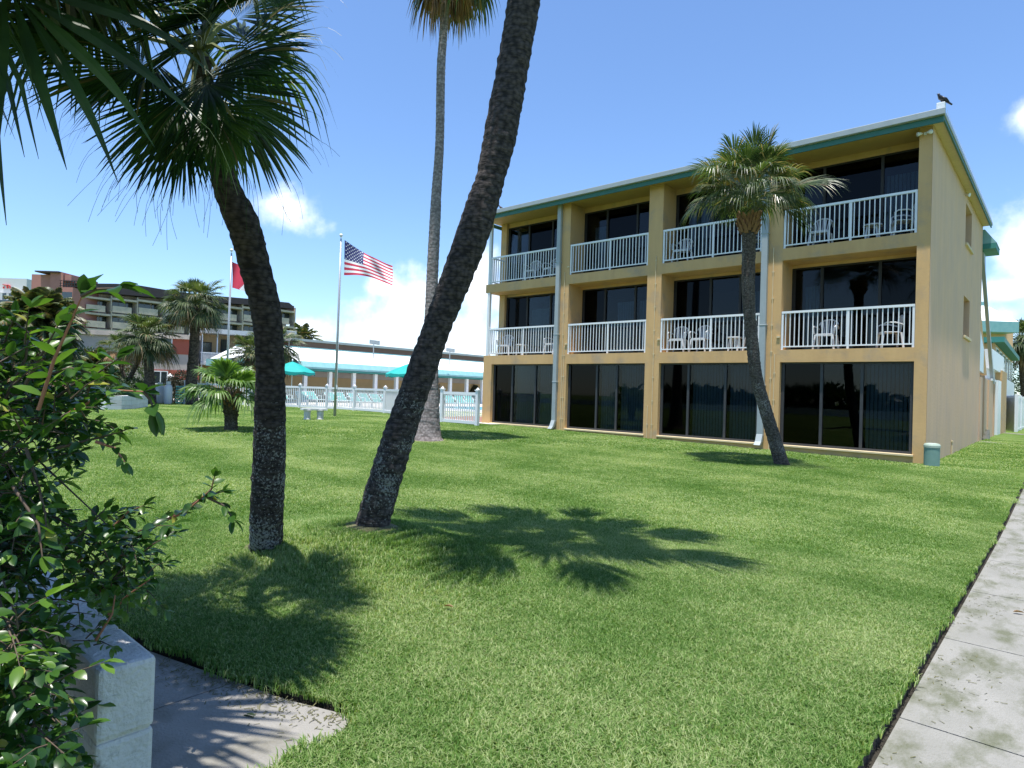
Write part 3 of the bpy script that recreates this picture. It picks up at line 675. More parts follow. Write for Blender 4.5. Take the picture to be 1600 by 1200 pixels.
def prism_x(poly, x0, x1, name, m, par):   # poly in (y,z)
    mb = MB(); n = len(poly)
    mb.v = [(x0, y, z) for y, z in poly] + [(x1, y, z) for y, z in poly]; mb.f = [tuple(range(n))[::-1], tuple(range(n, 2 * n))] + [(i, (i + 1) % n, n + (i + 1) % n, n + i) for i in range(n)]; mb.m = [0] * len(mb.f)
    return mb.build(name, m, par)
prism_x([(11.7, 7.5), (12.4, 7.5), (12.6, 6.9), (17.5, 2.65), (17.1, 2.65)], -.10, .02, 'stair_stringer', GUTTER, RB)
prism_x([(11.6, 3.3), (12.1, 3.1), (12.1, 6.8), (11.6, 7.4)], -.3, -.12, 'upper_wall', STUCCO, RB)
prism_x([(12.1, 3.0), (16.6, 3.0), (12.1, 6.9)], -.34, -.2, 'stair_wall', STUCCO, RB)
prism_x([(11.65, 3.0), (13.2, 2.95), (13.2, 3.9), (11.65, 4.6)], -.10, -.03, 'white_panel', VINYL, RB)
m_ = MB()
for y0, y1 in ((11.9, 12.9), (13.5, 14.7), (15.3, 17.3), (17.9, 18.3)): m_.box(-.5, -.01, y0, y1, 0, 2.76)
m_.box(-.5, -.25, 11.62, 18.4, 0, 2.75); m_.build('low_wall', STUCCO_END, RB)
MB().box(-.6, .02, 16.2, 18.4, 2.764, 2.86).build('wall_cap', WHITE, RB)
MB().box(-.12, .0, 19.6, 21.4, .3, 2.9).build('gate_panel', VINYL, RB)
MB().box(-.5, .02, 21.5, 24.5, .1, 3.45).build('gate_pier', STUCCO, RB)
MB().box(-.35, -.05, 17.0, 23.4, 3.35, 4.2).build('balcony_screen', VINYL, RB)
m_ = MB()
for k in range(10): m_.box(-.32, -.26, 17.3 + k * .45, 17.4 + k * .45, 2.8, 3.345)
m_.box(-.33, -.25, 17.2, 21.6, 2.76, 2.82); m_.build('balusters', VINYL, RB)
# teal roofed building beyond
TB = empty('teal_roof_building', (-2, 57, .3), 'tan two storey building with white roof and teal fascia beyond the side lawn', 'building')
def vwall(px0, px1, pyt, dep_, name, m, par, zb=.2, th=3.0):
    a, b = at(px0, pyt, dep_), at(px1, pyt, dep_); d = Vector((b.x - a.x, b.y - a.y, 0)); n_ = Vector((-d.y, d.x, 0)).normalized() * th
    return MB().obox((a.x, a.y, zb), d, n_, (0, 0, (a.z + b.z) / 2 - zb)).build(name, m, par)
vwall(1530, 1583, 520, 58, 'wall', STUCCO_END, TB, th=6)
a = at(1500, 521, 56.5); b = at(1592, 521, 56.5); d = Vector((b.x - a.x, b.y - a.y, 0)); n_ = Vector((-d.y, d.x, 0)).normalized() * 9
MB().obox((a.x, a.y, 8.35), d, n_, (0, 0, .95)).build('fascia', TEALROOF, TB)
c0 = a + n_ * 0 ; u_ = d.normalized(); nn = n_.normalized()
m_ = MB(); A_ = [Vector((a.x, a.y, 9.304)), Vector((b.x, b.y, 9.304)), Vector((b.x, b.y, 9.304)) + n_, Vector((a.x, a.y, 9.304)) + n_]
B_ = [A_[0] + nn * 1.6 + Vector((0, 0, 1.6)), A_[1] - u_ * 1.7 + nn * 1.6 + Vector((0, 0, 1.6)), A_[2] - u_ * 1.7 - nn * 1.6 + Vector((0, 0, 1.6)), A_[3] - nn * 1.6 + Vector((0, 0, 1.6))]
for k in range(4): m_.face([A_[k], A_[(k + 1) % 4], B_[(k + 1) % 4], B_[k]])
m_.face(B_); m_.build('roof', WHITEROOF, TB)
MB().obox(B_[0] + Vector((0, 0, .004)), B_[1] - B_[0], nn * .3, (0, 0, .35)).build('ridge_trim', TEALROOF, TB)
# long two storey wing on the right, running back
m_ = MB(); pa, pb = at(1554, 545, 34), at(1581, 590, 47)
d = Vector((pb.x - pa.x, pb.y - pa.y, 0)); n_ = Vector((-d.y, d.x, 0)).normalized()
MB().obox((pa.x, pa.y, .2), d, n_ * 1.5, (0, 0, 4.85)).build('side_wall', STUCCO_END, TB)
MB().obox((pa.x + .45, pa.y - .6, 5.06), d, n_ * 1.9, (0, 0, .28)).build('side_eave', TEALDARK, TB)
for k in range(6):
    q = Vector((pa.x, pa.y, 0)) + d * (k / 6 + .04) - n_ * .04
    f_ = MB().obox((q.x, q.y, 3.4), d * .10, n_ * .05, (0, 0, 1.5)).build('window', WHITE, TB); MB().obox((q.x - n_.x * .02 + d.x * .012, q.y - n_.y * .02 + d.y * .012, 3.5), d * .076, n_ * .03, (0, 0, 1.3)).build('pane', BGGLASS, f_)
MB().obox((pa.x + .3, pa.y, 2.2), d * .8, n_ * .1, (0, 0, 1.1)).build('balcony_screen', VINYL, TB)

# ------------------------------------------------------------------ balcony furniture
def make_chair():
    r_ = empty('plastic_chair', (0, 0, 0))
    s = MB(); s.box(-.21, .21, -.22, .20, .405, .43); s.box(-.21, .21, -.235, -.215, .36, .432); s.build('seat', PLASTIC, r_, bevel=.01)
    b = MB(); pts = []
    n = 9
    for k in range(n):
        a = -1.25 + 2.5 * k / (n - 1); pts.append((.245 * math.sin(a) / math.sin(1.25), .22 + .035 * math.cos(a), .62 + .24 * math.cos(a) ** .8 if math.cos(a) > 0 else .62))
    b.tube(pts, .018, 6)
    for k in range(1, n - 1): b.obox((pts[k][0] * .62 - .014, .20, .43), (.028, 0, 0), (0, .010, 0), (pts[k][0] * .38, .05, pts[k][2] - .43))
    b.build('backrest', PLASTIC, r_)
    for sx in (-1, 1):
        MB().tube([(sx * .25, .24, .60), (sx * .28, .05, .655), (sx * .285, -.15, .65), (sx * .27, -.23, .60), (sx * .255, -.22, .43)], .019, 6).build('armrest', PLASTIC, r_)
        for sy in (-1, 1): MB().obox((sx * .22 - .022, sy * .2 - .022, .41), (.044, 0, 0), (0, .044, 0), (sx * .045, sy * .045, -.41)).build('leg', PLASTIC, r_)
    return r_
def make_table():
    r_ = empty('side_table', (0, 0, 0))
    MB().lathe((0, 0, 0), [(.23, .40), (.235, .41), (.235, .43), (.22, .44)], 18).build('table_top', PLASTIC, r_)
    for k in range(4):
        a = k * math.pi / 2 + .78; c_, s_ = math.cos(a), math.sin(a); MB().obox((c_ * .15 - .02, s_ * .15 - .02, .40), (.04, 0, 0), (0, .04, 0), (c_ * .05, s_ * .05, -.40)).build('leg', PLASTIC, r_)
    return r_
CH = [ # x, z, rot, label
 (-12.92, T2, .15, 'white plastic chair on the top balcony farthest from the end wall, middle of the bay'),
 (-12.0, T2, -.3, 'white plastic chair on the top balcony farthest from the end wall, beside the downspout'),
 (-6.72, T2, .1, 'white plastic chair on the top balcony left of the palm crown'),
 (-4.35, T2, -.8, 'white plastic chair on the top balcony behind the palm trunk beside the downspout'),
 (-2.62, T2, .05, 'white plastic chair on the top balcony by the end wall, under the drooping palm frond'),
 (-.66, T2, -1.25, 'white plastic chair turned sideways on the top balcony against the end wall'),
 (-14.2, T1, .3, 'white plastic chair at the open corner of the middle balcony farthest from the end wall'),
 (-11.8, T1, -.2, 'white plastic chair on the middle balcony beside the left downspout'),
 (-6.78, T1, .1, 'left of two white plastic chairs together on the middle balcony left of the palm trunk'),
 (-6.02, T1, -.05, 'right of two white plastic chairs together on the middle balcony left of the palm trunk'),
 (-4.32, T1, -.5, 'white plastic chair on the middle balcony between the palm trunk and the downspout'),
 (-2.42, T1, .0, 'white plastic chair facing out on the middle balcony by the end wall'),
 (-.90, T1, -1.15, 'white plastic chair turned sideways on the middle balcony against the end wall')]
proto = make_chair()
for i, (x, z, a, lb) in enumerate(CH):
    o = proto if i == 0 else copy_tree(proto); o.location = (x, .44, z + .001); o.rotation_euler = (0, 0, a); tag(o, lb, 'chair', 'white plastic chairs on the balconies')
TBs = [(-13.35, T1, 'low round white table on the middle balcony farthest from the end wall'), (-4.95, T1, 'low round white table on the middle balcony behind the palm trunk'), (-1.35, T2, 'low round white table on the top balcony beside the sideways chair')]
pt = make_table()
for i, (x, z, lb) in enumerate(TBs):
    o = pt if i == 0 else copy_tree(pt); o.location = (x, .44, z + .001); tag(o, lb, 'table', 'low white tables on the balconies')

# ------------------------------------------------------------------ birds
def make_bird(loc, s, rz, label):
    r_ = empty('bird', loc, label, 'bird'); L_ = Vector(loc); c, s_ = math.cos(rz), math.sin(rz)
    def P(x, y, z): return (L_.x + s * (x * c - y * s_), L_.y + s * (x * s_ + y * c), L_.z + s * z)
    b = MB(); b.tube([P(-.30, 0, .02), P(-.18, 0, .08), P(-.06, 0, .13), P(.04, 0, .20), P(.09, 0, .27), (P(.11, 0, .325)), P(.13, 0, .35)], [s * q for q in (.012, .05, .085, .085, .05, .045, .02)], 12)
    b.tube([P(.12, 0, .335), P(.20, 0, .325)], [s * .016, s * .004], 8)
    b.tube([P(-.2, 0, .06), P(-.42, 0, -.06)], [s * .045, s * .03], 6)
    bd = b.build('body', BIRD, r_, smooth=True)
    for k in (-1, 1): MB().tube([P(.02, k * .07, .19), P(-.12, k * .085, .12), P(-.28, k * .05, .03)], [s * .03, s * .05, s * .01], 8).build('wing', BIRD, r_, smooth=True)
    for k in (-1, 1): MB().tube([P(-.02, k * .03, .08), P(.0, k * .03, -.0)], s * .010, 5).build('leg', BIRD, r_)
make_bird((.185, -.26, 8.815), .62, -2.42, 'black crow perched on the white vent at the roof corner')
make_bird((-13.95, -.35, 8.60), .5, -2.6, 'small dark pigeon sitting on the far left end of the roof gutter')

# ------------------------------------------------------------------ utility pedestal and black valve box
p = ground(1458, 726); p = Vector((.10, -.45, ground_z(.1, -.45)))
P0 = onZ(1457, 727, 0.0)
UP_ = empty('utility_pedestal', (P0.x, P0.y - .9, 0)) if False else None
q = onZ(1457, 729, -.0); q = Vector((max(q.x, .10), q.y, 0))
q = Vector((.17, -.32, 0.0))
u_e = empty('utility_pedestal', q, 'short green cylindrical utility pedestal standing at the corner of the yellow building', 'utility box')
MB().lathe(q, [(.16, -.03), (.163, .0), (.163, .62)], 24).build('cabinet', UTIL, u_e, smooth=False)
MB().lathe(q, [(.172, .61), (.172, .66), (.15, .70), (.08, .715)], 24).build('cap', UTILTOP, u_e, smooth=False)
g_ = ground(1479, 722)
vb = MB(); vb.box(.30, .52, 1.05, 1.30, .02, .10); vb.box(.34, .40, 1.0, 1.06, .02, .12)
o = vb.build('valve_box', BLACK, None, bevel=.015); tag(o, 'small black box on the grass at the foot of the end wall', 'box')
o = MB().box(.54, .74, 1.0, 1.25, .02, .05).build('splash_block', CONC); tag(o, 'small pale slab beside the black box on the grass', 'slab')
o = MB().tube([(.18, 12.2, .4), (.22, 12.2, .75)], [.12, .06], 8).build('hose_bib', CONC); tag(o, 'pale spout on the ground by the low rear wall', 'spout')

# ------------------------------------------------------------------ white fence at the right
def panel_fence(name, a, b, z0, z1, label, n=1, group=None):
    a, b = Vector(a), Vector(b); a.z = b.z = 0; d = b - a; L_ = d.length; u = d / L_; n_ = Vector((-u.y, u.x, 0))
    r_ = empty(name, (a.x, a.y, z0), label, 'fence', group)
    for k in range(n + 1):
        p = a + u * (L_ * k / n); MB().obox(p - u * .07 - n_ * .07 + Vector((0, 0, z0 - .1)), u * .14, n_ * .14, (0, 0, z1 - z0 + .16)).build('post', VINYL, r_)
    for k in range(n):
        p = a + u * (L_ * k / n + .08); w_ = L_ / n - .16; m_ = MB()
        nb = max(2, int(w_ / .18)); 
        for j in range(nb): m_.obox(p + u * (w_ * j / nb + .004) - n_ * .015 + Vector((0, 0, z0 + .16)), u * (w_ / nb - .008), n_ * .03, (0, 0, z1 - z0 - .3))
        m_.obox(p - n_ * .03 + Vector((0, 0, z0 + .02)), u * w_, n_ * .06, (0, 0, .14)); m_.obox(p - n_ * .03 + Vector((0, 0, z1 - .14)), u * w_, n_ * .06, (0, 0, .14))
        m_.build('panel', VINYL, r_)
a = ground(1567, 672); b = ground(1587, 675); c = ground(1612, 664)
panel_fence('vinyl_fence', a, b, .3, .3 + 2.0, 'white vinyl privacy panel closing the gap beside the gate pier', 1)
panel_fence('vinyl_fence', b, c, .3, .3 + 2.0, 'white vinyl privacy fence running back along the right edge of the lawn', 5)
# ------------------------------------------------------------------ palms
def trunk_mesh(pxpts, dfun, seed=1, n=28, ring=.035, amp=.055, flare=None, step=.03, cone=None):
    """pxpts: [(px,py,width_px)] bottom to top; becomes a real round trunk at the given distances"""
    P = []; 
    for k, (x, y, wd) in enumerate(pxpts):
        d = dfun(k / (len(pxpts) - 1)); P.append((at(x, y, d), wd / 2 / FPX * d))
    return trunk_from(P, seed, n, ring, amp, step)
def trunk_from(P, seed=1, n=28, ring=.035, amp=.055, step=.03):
    pts = []; rad = []
    for i in range(len(P) - 1):
        p0 = P[max(i - 1, 0)][0]; p1, p2 = P[i][0], P[i + 1][0]; p3 = P[min(i + 2, len(P) - 1)][0]
        m = max(2, int((p2 - p1).length / step))
        for k in range(m):
            t = k / m; q = .5 * ((2 * p1) + (p2 - p0) * t + (2 * p0 - 5 * p1 + 4 * p2 - p3) * t * t + (3 * p1 - p0 - 3 * p2 + p3) * t ** 3)
            pts.append(q); rad.append(P[i][1] * (1 - t) + P[i + 1][1] * t)
    pts.append(P[-1][0]); rad.append(P[-1][1])
    mb = MB(); rs = random.Random(seed); ph = [rs.uniform(0, 6.28) for _ in pts]; lv = [rs.uniform(-1, 1) for _ in pts]
    rad = [r_ * (1 + .20 * math.exp(-i * step / .10) + .022 * math.sin(i * step * 2 * math.pi / .10 + 2.5 * noise.noise(pts[i] * 2))) for i, r_ in enumerate(rad)]
    def off(i, j, a):
        q = pts[i] + Vector((math.cos(a), math.sin(a), 0)) * .5
        return 1 + amp * noise.noise(q * 9) + amp * .8 * noise.noise(Vector((q.x * 22, q.y * 22, q.z * 30))) + ring * lv[i] * (.5 + .5 * math.sin(a * 2 + ph[i]))
    mb.tube(pts, rad, n, True, off); return mb, pts
def blade(mb, p0, a, b, nrm, L_, w0, join, droop, fold, curl, rs, st=6, tipdrop=0):
    """one leaf segment along a (unit), drooping with gravity"""
    rows = []
    for k in range(st + 1):
        t = k / st; c = p0 + a * (L_ * t) + Vector((0, 0, -1)) * (droop * L_ * t * t + tipdrop * L_ * max(0, t - .55) ** 2 * 2.2) - a * (droop * .25 * L_ * t ** 3) + b * (curl * L_ * t * t)
        w_ = w0 * (t / join if t < join else 1 - ((t - join) / (1 - join)) ** 1.7) * .5; w_ = max(w_, w0 * .02)
        rows.append((c, w_))
    base = len(mb.v)
    for c, w_ in rows:
        mb.v += [tuple(c - b * w_), tuple(c - nrm * (w_ * fold)), tuple(c + b * w_)]
    for k in range(st):
        o = base + k * 3; mb.f += [(o, o + 1, o + 4, o + 3), (o + 1, o + 2, o + 5, o + 4)]; mb.m += [mb.mi, mb.mi]
def thread(mb, p, d, b, L_, rs):
    l = rs.uniform(.12, .38) * L_; c = rs.uniform(-.5, .5); w_ = .0011; prev = None; base = len(mb.v)
    for k in range(5):
        t = k / 4; q = p + d * (l * t * .8) - Vector((0, 0, 1)) * (l * .7 * t * t) + b * (c * l * t * t); mb.v += [tuple(q - b * w_), tuple(q + b * w_)]
    for k in range(4): o = base + 2 * k; mb.f.append((o, o + 1, o + 3, o + 2)); mb.m.append(mb.mi)
def fan(mb, apex, a, up, Rr, nseg, spread, droop, rs, fold=.5, w=1.0, st=6, costa=.25, join=.42, tipdrop=.25, cup=.25, threads=0):
    a = a.normalized(); b = a.cross(up).normalized(); n_ = b.cross(a).normalized()
    for i in range(nseg):
        f = (i + .5) / nseg * 2 - 1; th = f * spread + rs.uniform(-.02, .02)
        o = apex + a * (costa * Rr * (1 - abs(f)) ) - Vector((0, 0, 1)) * (droop * costa * Rr * .5 * (1 - abs(f)))
        dv = (a * math.cos(th) + b * math.sin(th) + n_ * (cup * abs(math.sin(th)) * rs.uniform(.7, 1.2)) + n_ * rs.uniform(-.05, .05)).normalized()
        bb = (-a * math.sin(th) + b * math.cos(th)); bb = (bb - dv * bb.dot(dv)).normalized(); nn = bb.cross(dv).normalized() * -1
        Ls = Rr * (1 - .28 * abs(f) ** 2 - costa * (1 - abs(f)) * .6) * rs.uniform(.90, 1.06)
        w0 = 2 * Ls * join * math.tan(spread / nseg) * w * 1.4
        blade(mb, o, dv, bb, nn, Ls, w0, join, droop * rs.uniform(.75, 1.3), fold, rs.uniform(-.04, .04), rs, st, tipdrop * rs.uniform(.3, 1.8))
        if threads and rs.random() < threads: thread(mb, Vector(mb.v[-2]), dv, bb, Ls, rs)
def petiole(mb, p0, d0, L_, r_, droop, up):
    pts = []; 
    for k in range(6):
        t = k / 5; pts.append(p0 + d0 * (L_ * t) + Vector((0, 0, -1)) * (droop * L_ * t * t))
    mb.tube(pts, [r_ * (1.5 - .8 * k / 5) for k in range(6)], 5, False)
    return pts[-1], (pts[-1] - pts[-2]).normalized()
def sabal_crown(mb, c, n, Rr, pet, seed, nseg=40, emin=-40, emax=78, st=5, lean=Vector((0, 0, 0)), deadfrac=.0, skip=None, droopk=1.0, w=1.0, pr=.012, spread=1.9, pk=0):
    rs = random.Random(seed)
    for i in range(n):
        f = (i + .5) / n; az = i * 2.39996 + rs.uniform(-.25, .25); el = R(emax + (emin - emax) * f ** .85 + rs.uniform(-7, 7))
        d0 = (Vector((math.cos(az) * math.cos(el), math.sin(az) * math.cos(el), math.sin(el))) + lean * .3).normalized()
        if skip and skip(d0, f): continue
        up = Vector((0, 0, 1)) if abs(d0.z) < .93 else Vector((math.cos(az), math.sin(az), 0)) * -1
        s = rs.uniform(.85, 1.12) * (1 - .25 * (f < .15))
        mb.mi = 1 if f > 1 - deadfrac else 0
        mi = mb.mi; mb.mi = 2; tip, dd = petiole(mb, Vector(c) + d0 * .05, d0, pet * s * (1 - pk * (1 - max(0, d0.z))), pr, .12 + .25 * f, up); mb.mi = mi
        roll = rs.uniform(-.35, .35); b = dd.cross(up).normalized(); up2 = (up + b * roll).normalized()
        fan(mb, tip, dd, up2, Rr * s, nseg, spread * rs.uniform(.85, 1.05), (.18 + .34 * f) * rs.uniform(.8, 1.3) * droopk, rs, st=st, w=w, tipdrop=.25 + .5 * f)
def boots(mb, c, r0, r1, h, n, seed, Ln=.28, w=.07, axis=Vector((0, 0, 1))):
    rs = random.Random(seed)
    for i in range(n):
        f = i / n; az = i * 2.39996; r_ = r0 + (r1 - r0) * f; z = h * f
        d = Vector((math.cos(az), math.sin(az), 0)); t = Vector((-d.y, d.x, 0)); p = Vector(c) + d * r_ * .8 + axis * z
        q = p + (d * (.55 - .2 * f) + Vector((0, 0, .85))) * Ln * rs.uniform(.75, 1.15)
        mb.face([p - t * w, p + t * w, q + t * w * .45, q - t * w * .45]); mb.face([p - t * w + d * .035, q - t * w * .45 + d * .025, q + t * w * .45 + d * .025, p + t * w + d * .035])
        mb.face([q - t * w * .45, q + t * w * .45, q + t * w * .45 + d * .025, q - t * w * .45 + d * .025]); mb.face([p - t * w, q - t * w * .45, q - t * w * .45 + d * .025, p - t * w + d * .035]); mb.face([p + t * w, p + t * w + d * .035, q + t * w * .45 + d * .025, q + t * w * .45])
PETM = mat('petiole_green', (.10, .14, .045), .5, (.16, .17, .06), 4, .5)

# left palm (trunk close to the camera, crown leaning over)
def hero_palm(label, pxpts, d0, d1, bark, crown_px, crown_d, seed, **kw):
    mb, pts = trunk_mesh(pxpts, lambda t: d0 + (d1 - d0) * t, seed, 32, step=.022)
    r_ = empty('palm_tree', (pts[0].x, pts[0].y, ground_z(pts[0].x, pts[0].y)), label, 'palm tree')
    mb.build('trunk', bark, r_, smooth=True); return r_, pts
LP = [(417, 872, 50), (416, 855, 48), (417, 800, 49), (420, 733, 49), (422, 650, 47), (422, 567, 42), (415, 483, 44), (394, 400, 47), (380, 350, 49), (356, 297, 42), (341, 245, 34), (328, 190, 32), (318, 130, 30), (312, 85, 28)]
lp, lpts = hero_palm('dark lichen-spotted palm with straight lower trunk and drooping fronds, left of the leaning palm', LP, 5.85, 3.95, BARK_L, None, 0, 11)
top = at(311, 78, 3.93)
mb = MB(); rs = random.Random(5)
def px_fan(mb, p0, p1, d0, d1, Rr, nseg, spread, seed, droop=.25, upv=None, w=1.0, st=7, fold=.5, tipdrop=.4, cup=.25, join=.42, pr=.012, ax=None, threads=0):
    """a frond whose stalk runs from p0 to p1 (world points) and fans on from there"""
    a = Vector(p1) - Vector(p0); rs = random.Random(seed); mi = mb.mi; mb.mi = 2
    mb.tube([Vector(p0), (Vector(p0) + Vector(p1)) / 2 + Vector((0, 0, .04)), Vector(p1)], [pr * 1.6, pr * 1.1, pr * .8], 6, False); mb.mi = mi
    fan(mb, Vector(p1), (ax or a).normalized(), upv or Vector((0, 0, 1)), Rr, nseg, spread, droop, rs, fold=fold, w=w, st=st, tipdrop=tipdrop, cup=cup, join=join, threads=threads)
c0 = top
for (tx, ty, td, Rr, sp, dr, sd_, face, tilt) in [
    (326, 118, 4.45, .95, 1.45, .10, 1, 1, .1), (372, 82, 4.65, .98, 1.35, .14, 2, 1, .3), (250, 96, 4.6, .95, 1.35, .14, 4, 1, .3), (292, 135, 4.75, .92, 1.4, .12, 7, 1, 0), (362, 128, 5.0, .90, 1.4, .14, 8, 1, .1),
    (392, 30, 4.9, 1.0, 1.4, .16, 3, .8, .6), (205, 45, 4.9, 1.0, 1.4, .16, 6, .8, .6), (385, 62, 5.2, .95, 1.3, .2, 20, .8, .5), (228, 105, 5.2, .92, 1.3, .2, 5, .8, .3), (335, 30, 4.1, .95, 1.6, .14, 10, .9, .5),
    (260, 10, 4.2, .98, 1.5, .15, 13, .7, .7), (370, 0, 4.3, .98, 1.5, .15, 14, .7, .7), (395, -30, 5.1, 1.0, 1.5, .15, 9, .5, 1), (170, -25, 4.9, 1.0, 1.5, .15, 15, .5, 1), (150, 60, 4.6, .85, 1.3, .15, 19, .8, .5), (310, 120, 5.5, .95, 1.5, .2, 22, .9, .1), (318, 60, 4.3, .9, 1.5, .1, 23, 1, .1), (345, 165, 4.6, .78, 1.2, .12, 24, 1, 0), (300, 175, 4.7, .78, 1.2, .12, 25, 1, 0)]:
    px_fan(mb, c0, at(tx - 6 - max(0, tx - 330) * .25, ty, td * .81), 0, 0, Rr * .72, 48, sp, sd_, dr * .25, -FW * face + Vector((0, 0, tilt)), fold=.4, tipdrop=.13, w=1.3, join=.46, cup=.10, threads=.5)
sabal_crown(mb, c0 + Vector((0, 0, .15)), 8, .72, .5, 21, 40, 25, 80, droopk=.6, w=1.0)
mb.build('crown', [LEAF_HERO, DEADLEAF, PETM], lp)

RP = [(578, 850, 50), (579, 830, 50), (594, 775, 51), (614, 710, 50), (634, 650, 47), (678, 525, 43), (710, 442, 47), (732, 385, 50), (751, 328, 50), (767, 275, 44), (780, 220, 51), (790, 165, 51), (805, 82, 49), (819, 0, 51), (828, -70, 50), (838, -150, 48), (842, -250, 44), (842, -330, 40)]
rp, rpts = hero_palm('tall dark palm trunk leaning right across the lawn, its crown above the view', RP, 6.05, 5.9, BARK_R, None, 0, 12)
cr = rpts[-1]; mb = MB()
sabal_crown(mb, cr, 13, 1.18, 1.0, 34, 24, -2, 42, 5, w=1.5, droopk=.45, spread=.72)
sabal_crown(mb, cr, 14, 1.1, .5, 36, 24, 40, 86, 4, w=1.6, droopk=.4, spread=.9)
mb.build('crown', [LEAF_HERO, DEADLEAF, PETM], rp)
mb = MB(); boots(mb, cr - Vector((0, 0, .35)), .17, .12, .5, 26, 4, .25, .05); mb.build('leaf_bases', BOOT, rp)

# near palm outside the left edge, only its fronds reach in
nb = Vector((-2.3, -18.6, -.016)); npm = empty('palm_tree', nb, 'palm whose broad blades hang into the top left corner, very near the camera', 'palm tree')
nc = Vector((-1.75, -17.95, 3.5))
t_, _ = trunk_from([(nb - Vector((0, 0, .1)), .17), (Vector((-2.2, -18.5, .9)), .15), (Vector((-1.95, -18.25, 2.1)), .14), (nc, .12)], 15, 24); t_.build('trunk', BARK_R, npm, smooth=True)
mb = MB()
px_fan(mb, nc, at(-22, -66, 2.7), 0, 0, 1.06, 10, 1.10, 41, .05, -FW + Vector((.1, -.3, .5)), w=.62, st=9, fold=.35, tipdrop=.22, join=.34, threads=.6, ax=RT * .70 - UP * .78 - FW * .1, cup=.15)
px_fan(mb, nc, at(60, -330, 2.9), 0, 0, .9, 20, 1.2, 46, .10, -FW + Vector((.2, -.2, .8)), w=1.0, st=9, fold=.3, tipdrop=.2, join=.40, ax=RT * .8 - UP * .45)
px_fan(mb, nc, at(-215, 230, 2.3), 0, 0, .56, 26, 1.2, 42, .12, -FW + Vector((0, 0, .5)), w=.8, st=8, fold=.35, tipdrop=.3)
for (x_, y_, z_, R_, sd_) in ((-.55, -17.95, 3.5, 1.15, 47), (-.75, -17.6, 3.6, 1.1, 48), (-.6, -18.3, 3.4, 1.1, 49)):  # extra fronds out of view, added to shade the shrub and pavement
    px_fan(mb, nc, (x_, y_, z_), 0, 0, R_, 34, 1.5, sd_, .12, Vector((0, .1, 1)), w=1.2, st=6, fold=.3, tipdrop=.2, ax=Vector((1, .15 * (sd_ - 48), -.02)))
def outview(d, f):
    for q in (.7, 1.1, 1.6):
        x, y = pix(nc + d * q - Vector((0, 0, .12 * q * q)))
        if x > -60 and y > -60: return True
    return False
sabal_crown(mb, nc + Vector((0, 0, .05)), 44, .85, .65, 43, 28, 0, 80, 5, skip=outview, w=1.2)
mb.build('crown', [LEAF_NEAR, DEADLEAF, PETM], npm)

# tall grey palm
tb = ground(668, 688); TD = depth(tb)
tp = empty('palm_tree', tb, 'tall slender grey palm with a swollen base, standing behind the leaning trunk', 'palm tree')
TPp = [(669, 694, 47), (669, 686, 43), (670, 665, 35), (671, 640, 31), (672, 610, 27), (673, 540, 22), (675, 445, 18.5), (680, 340, 17), (682, 300, 15.5), (687, 220, 13.5), (689, 110, 13.5), (693, 50, 12.5), (696, 0, 12.5), (699, -50, 12), (701, -80, 12)]
mb, tpts = trunk_mesh(TPp, lambda t: TD, 14, 24, ring=.02, amp=.04, step=.06); mb.build('trunk', BARK_TALL, tp, smooth=True)
mb = MB(); tc_ = tpts[-1]
sabal_crown(mb, tc_ + Vector((0, 0, .3)), 52, .85, .80, 51, 28, -74, 70, 4, deadfrac=.16, droopk=1.2, pr=.02, w=1.1)
mb.build('crown', [LEAF_MID, DEADLEAF, PETM], tp)

# palm in front of the building
bb = ground(1222, 726); BD = depth(bb)
bp_ = empty('palm_tree', bb, 'curved sabal palm with a full crown standing in front of the yellow building', 'palm tree')
BPp = [(1223, 735, 24), (1221, 724, 22), (1211, 690, 20), (1196, 640, 19), (1182, 590, 18), (1176, 540, 18.5), (1171, 490, 18), (1169, 440, 20), (1170, 395, 20), (1170, 352, 21)]
mb, bpts = trunk_mesh(BPp, lambda t: BD, 16, 26, ring=.02, step=.04); mb.build('trunk', BARK_B, bp_, smooth=True)
bc = bpts[-1]
mb = MB(); boots(mb, bc - Vector((0, 0, .22)), .17, .21, .38, 56, 6, .22, .045); mb.build('leaf_bases', BOOT, bp_)
mb = MB(); cc_ = bc + Vector((0, 0, .55))
sabal_crown(mb, cc_, 64, .76, 1.0, 61, 34, 17, 88, 5, deadfrac=0, pr=.016, w=.95, droopk=.42, spread=1.45, pk=.5)
px_fan(mb, cc_, at(1228, 296, BD - .6), 0, 0, 1.25, 54, .95, 62, .22, Vector((0, -.5, 1)), w=.9, st=7, tipdrop=.3, pr=.02)
px_fan(mb, cc_, at(1124, 272, BD - .5), 0, 0, .80, 44, 1.6, 63, .5, Vector((0, -.5, 1)), w=.9, st=7, tipdrop=.5, pr=.018)
mb.build('crown', [LEAF_MID, DEADLEAF, PETM], bp_)

# low fan palm on the lawn
fb = ground(361, 672); FD = depth(fb)
fp = empty('fan_palm', fb, 'low bright green fan palm with a stubby trunk on the lawn near the fence', 'palm tree')
mb, _ = trunk_mesh([(361, 676, 19), (361, 665, 18), (361, 650, 20), (361, 640, 23), (360, 630, 26), (358, 615, 20), (357, 605, 14)], lambda t: FD, 17, 20, ring=.08, amp=.14, step=.03); mb.build('trunk', BARK_B, fp, smooth=True)
mb = MB(); boots(mb, at(360, 640, FD), .20, .23, .45, 44, 8, .17, .035); mb.build('leaf_bases', BOOT, fp)
mb = MB(); sabal_crown(mb, at(358, 618, FD), 26, .78, .50, 71, 24, 14, 84, 5, pr=.016, droopk=.55, w=1.7, spread=1.4); mb.build('crown', [LEAF_FAN, DEADLEAF, PETM], fp)

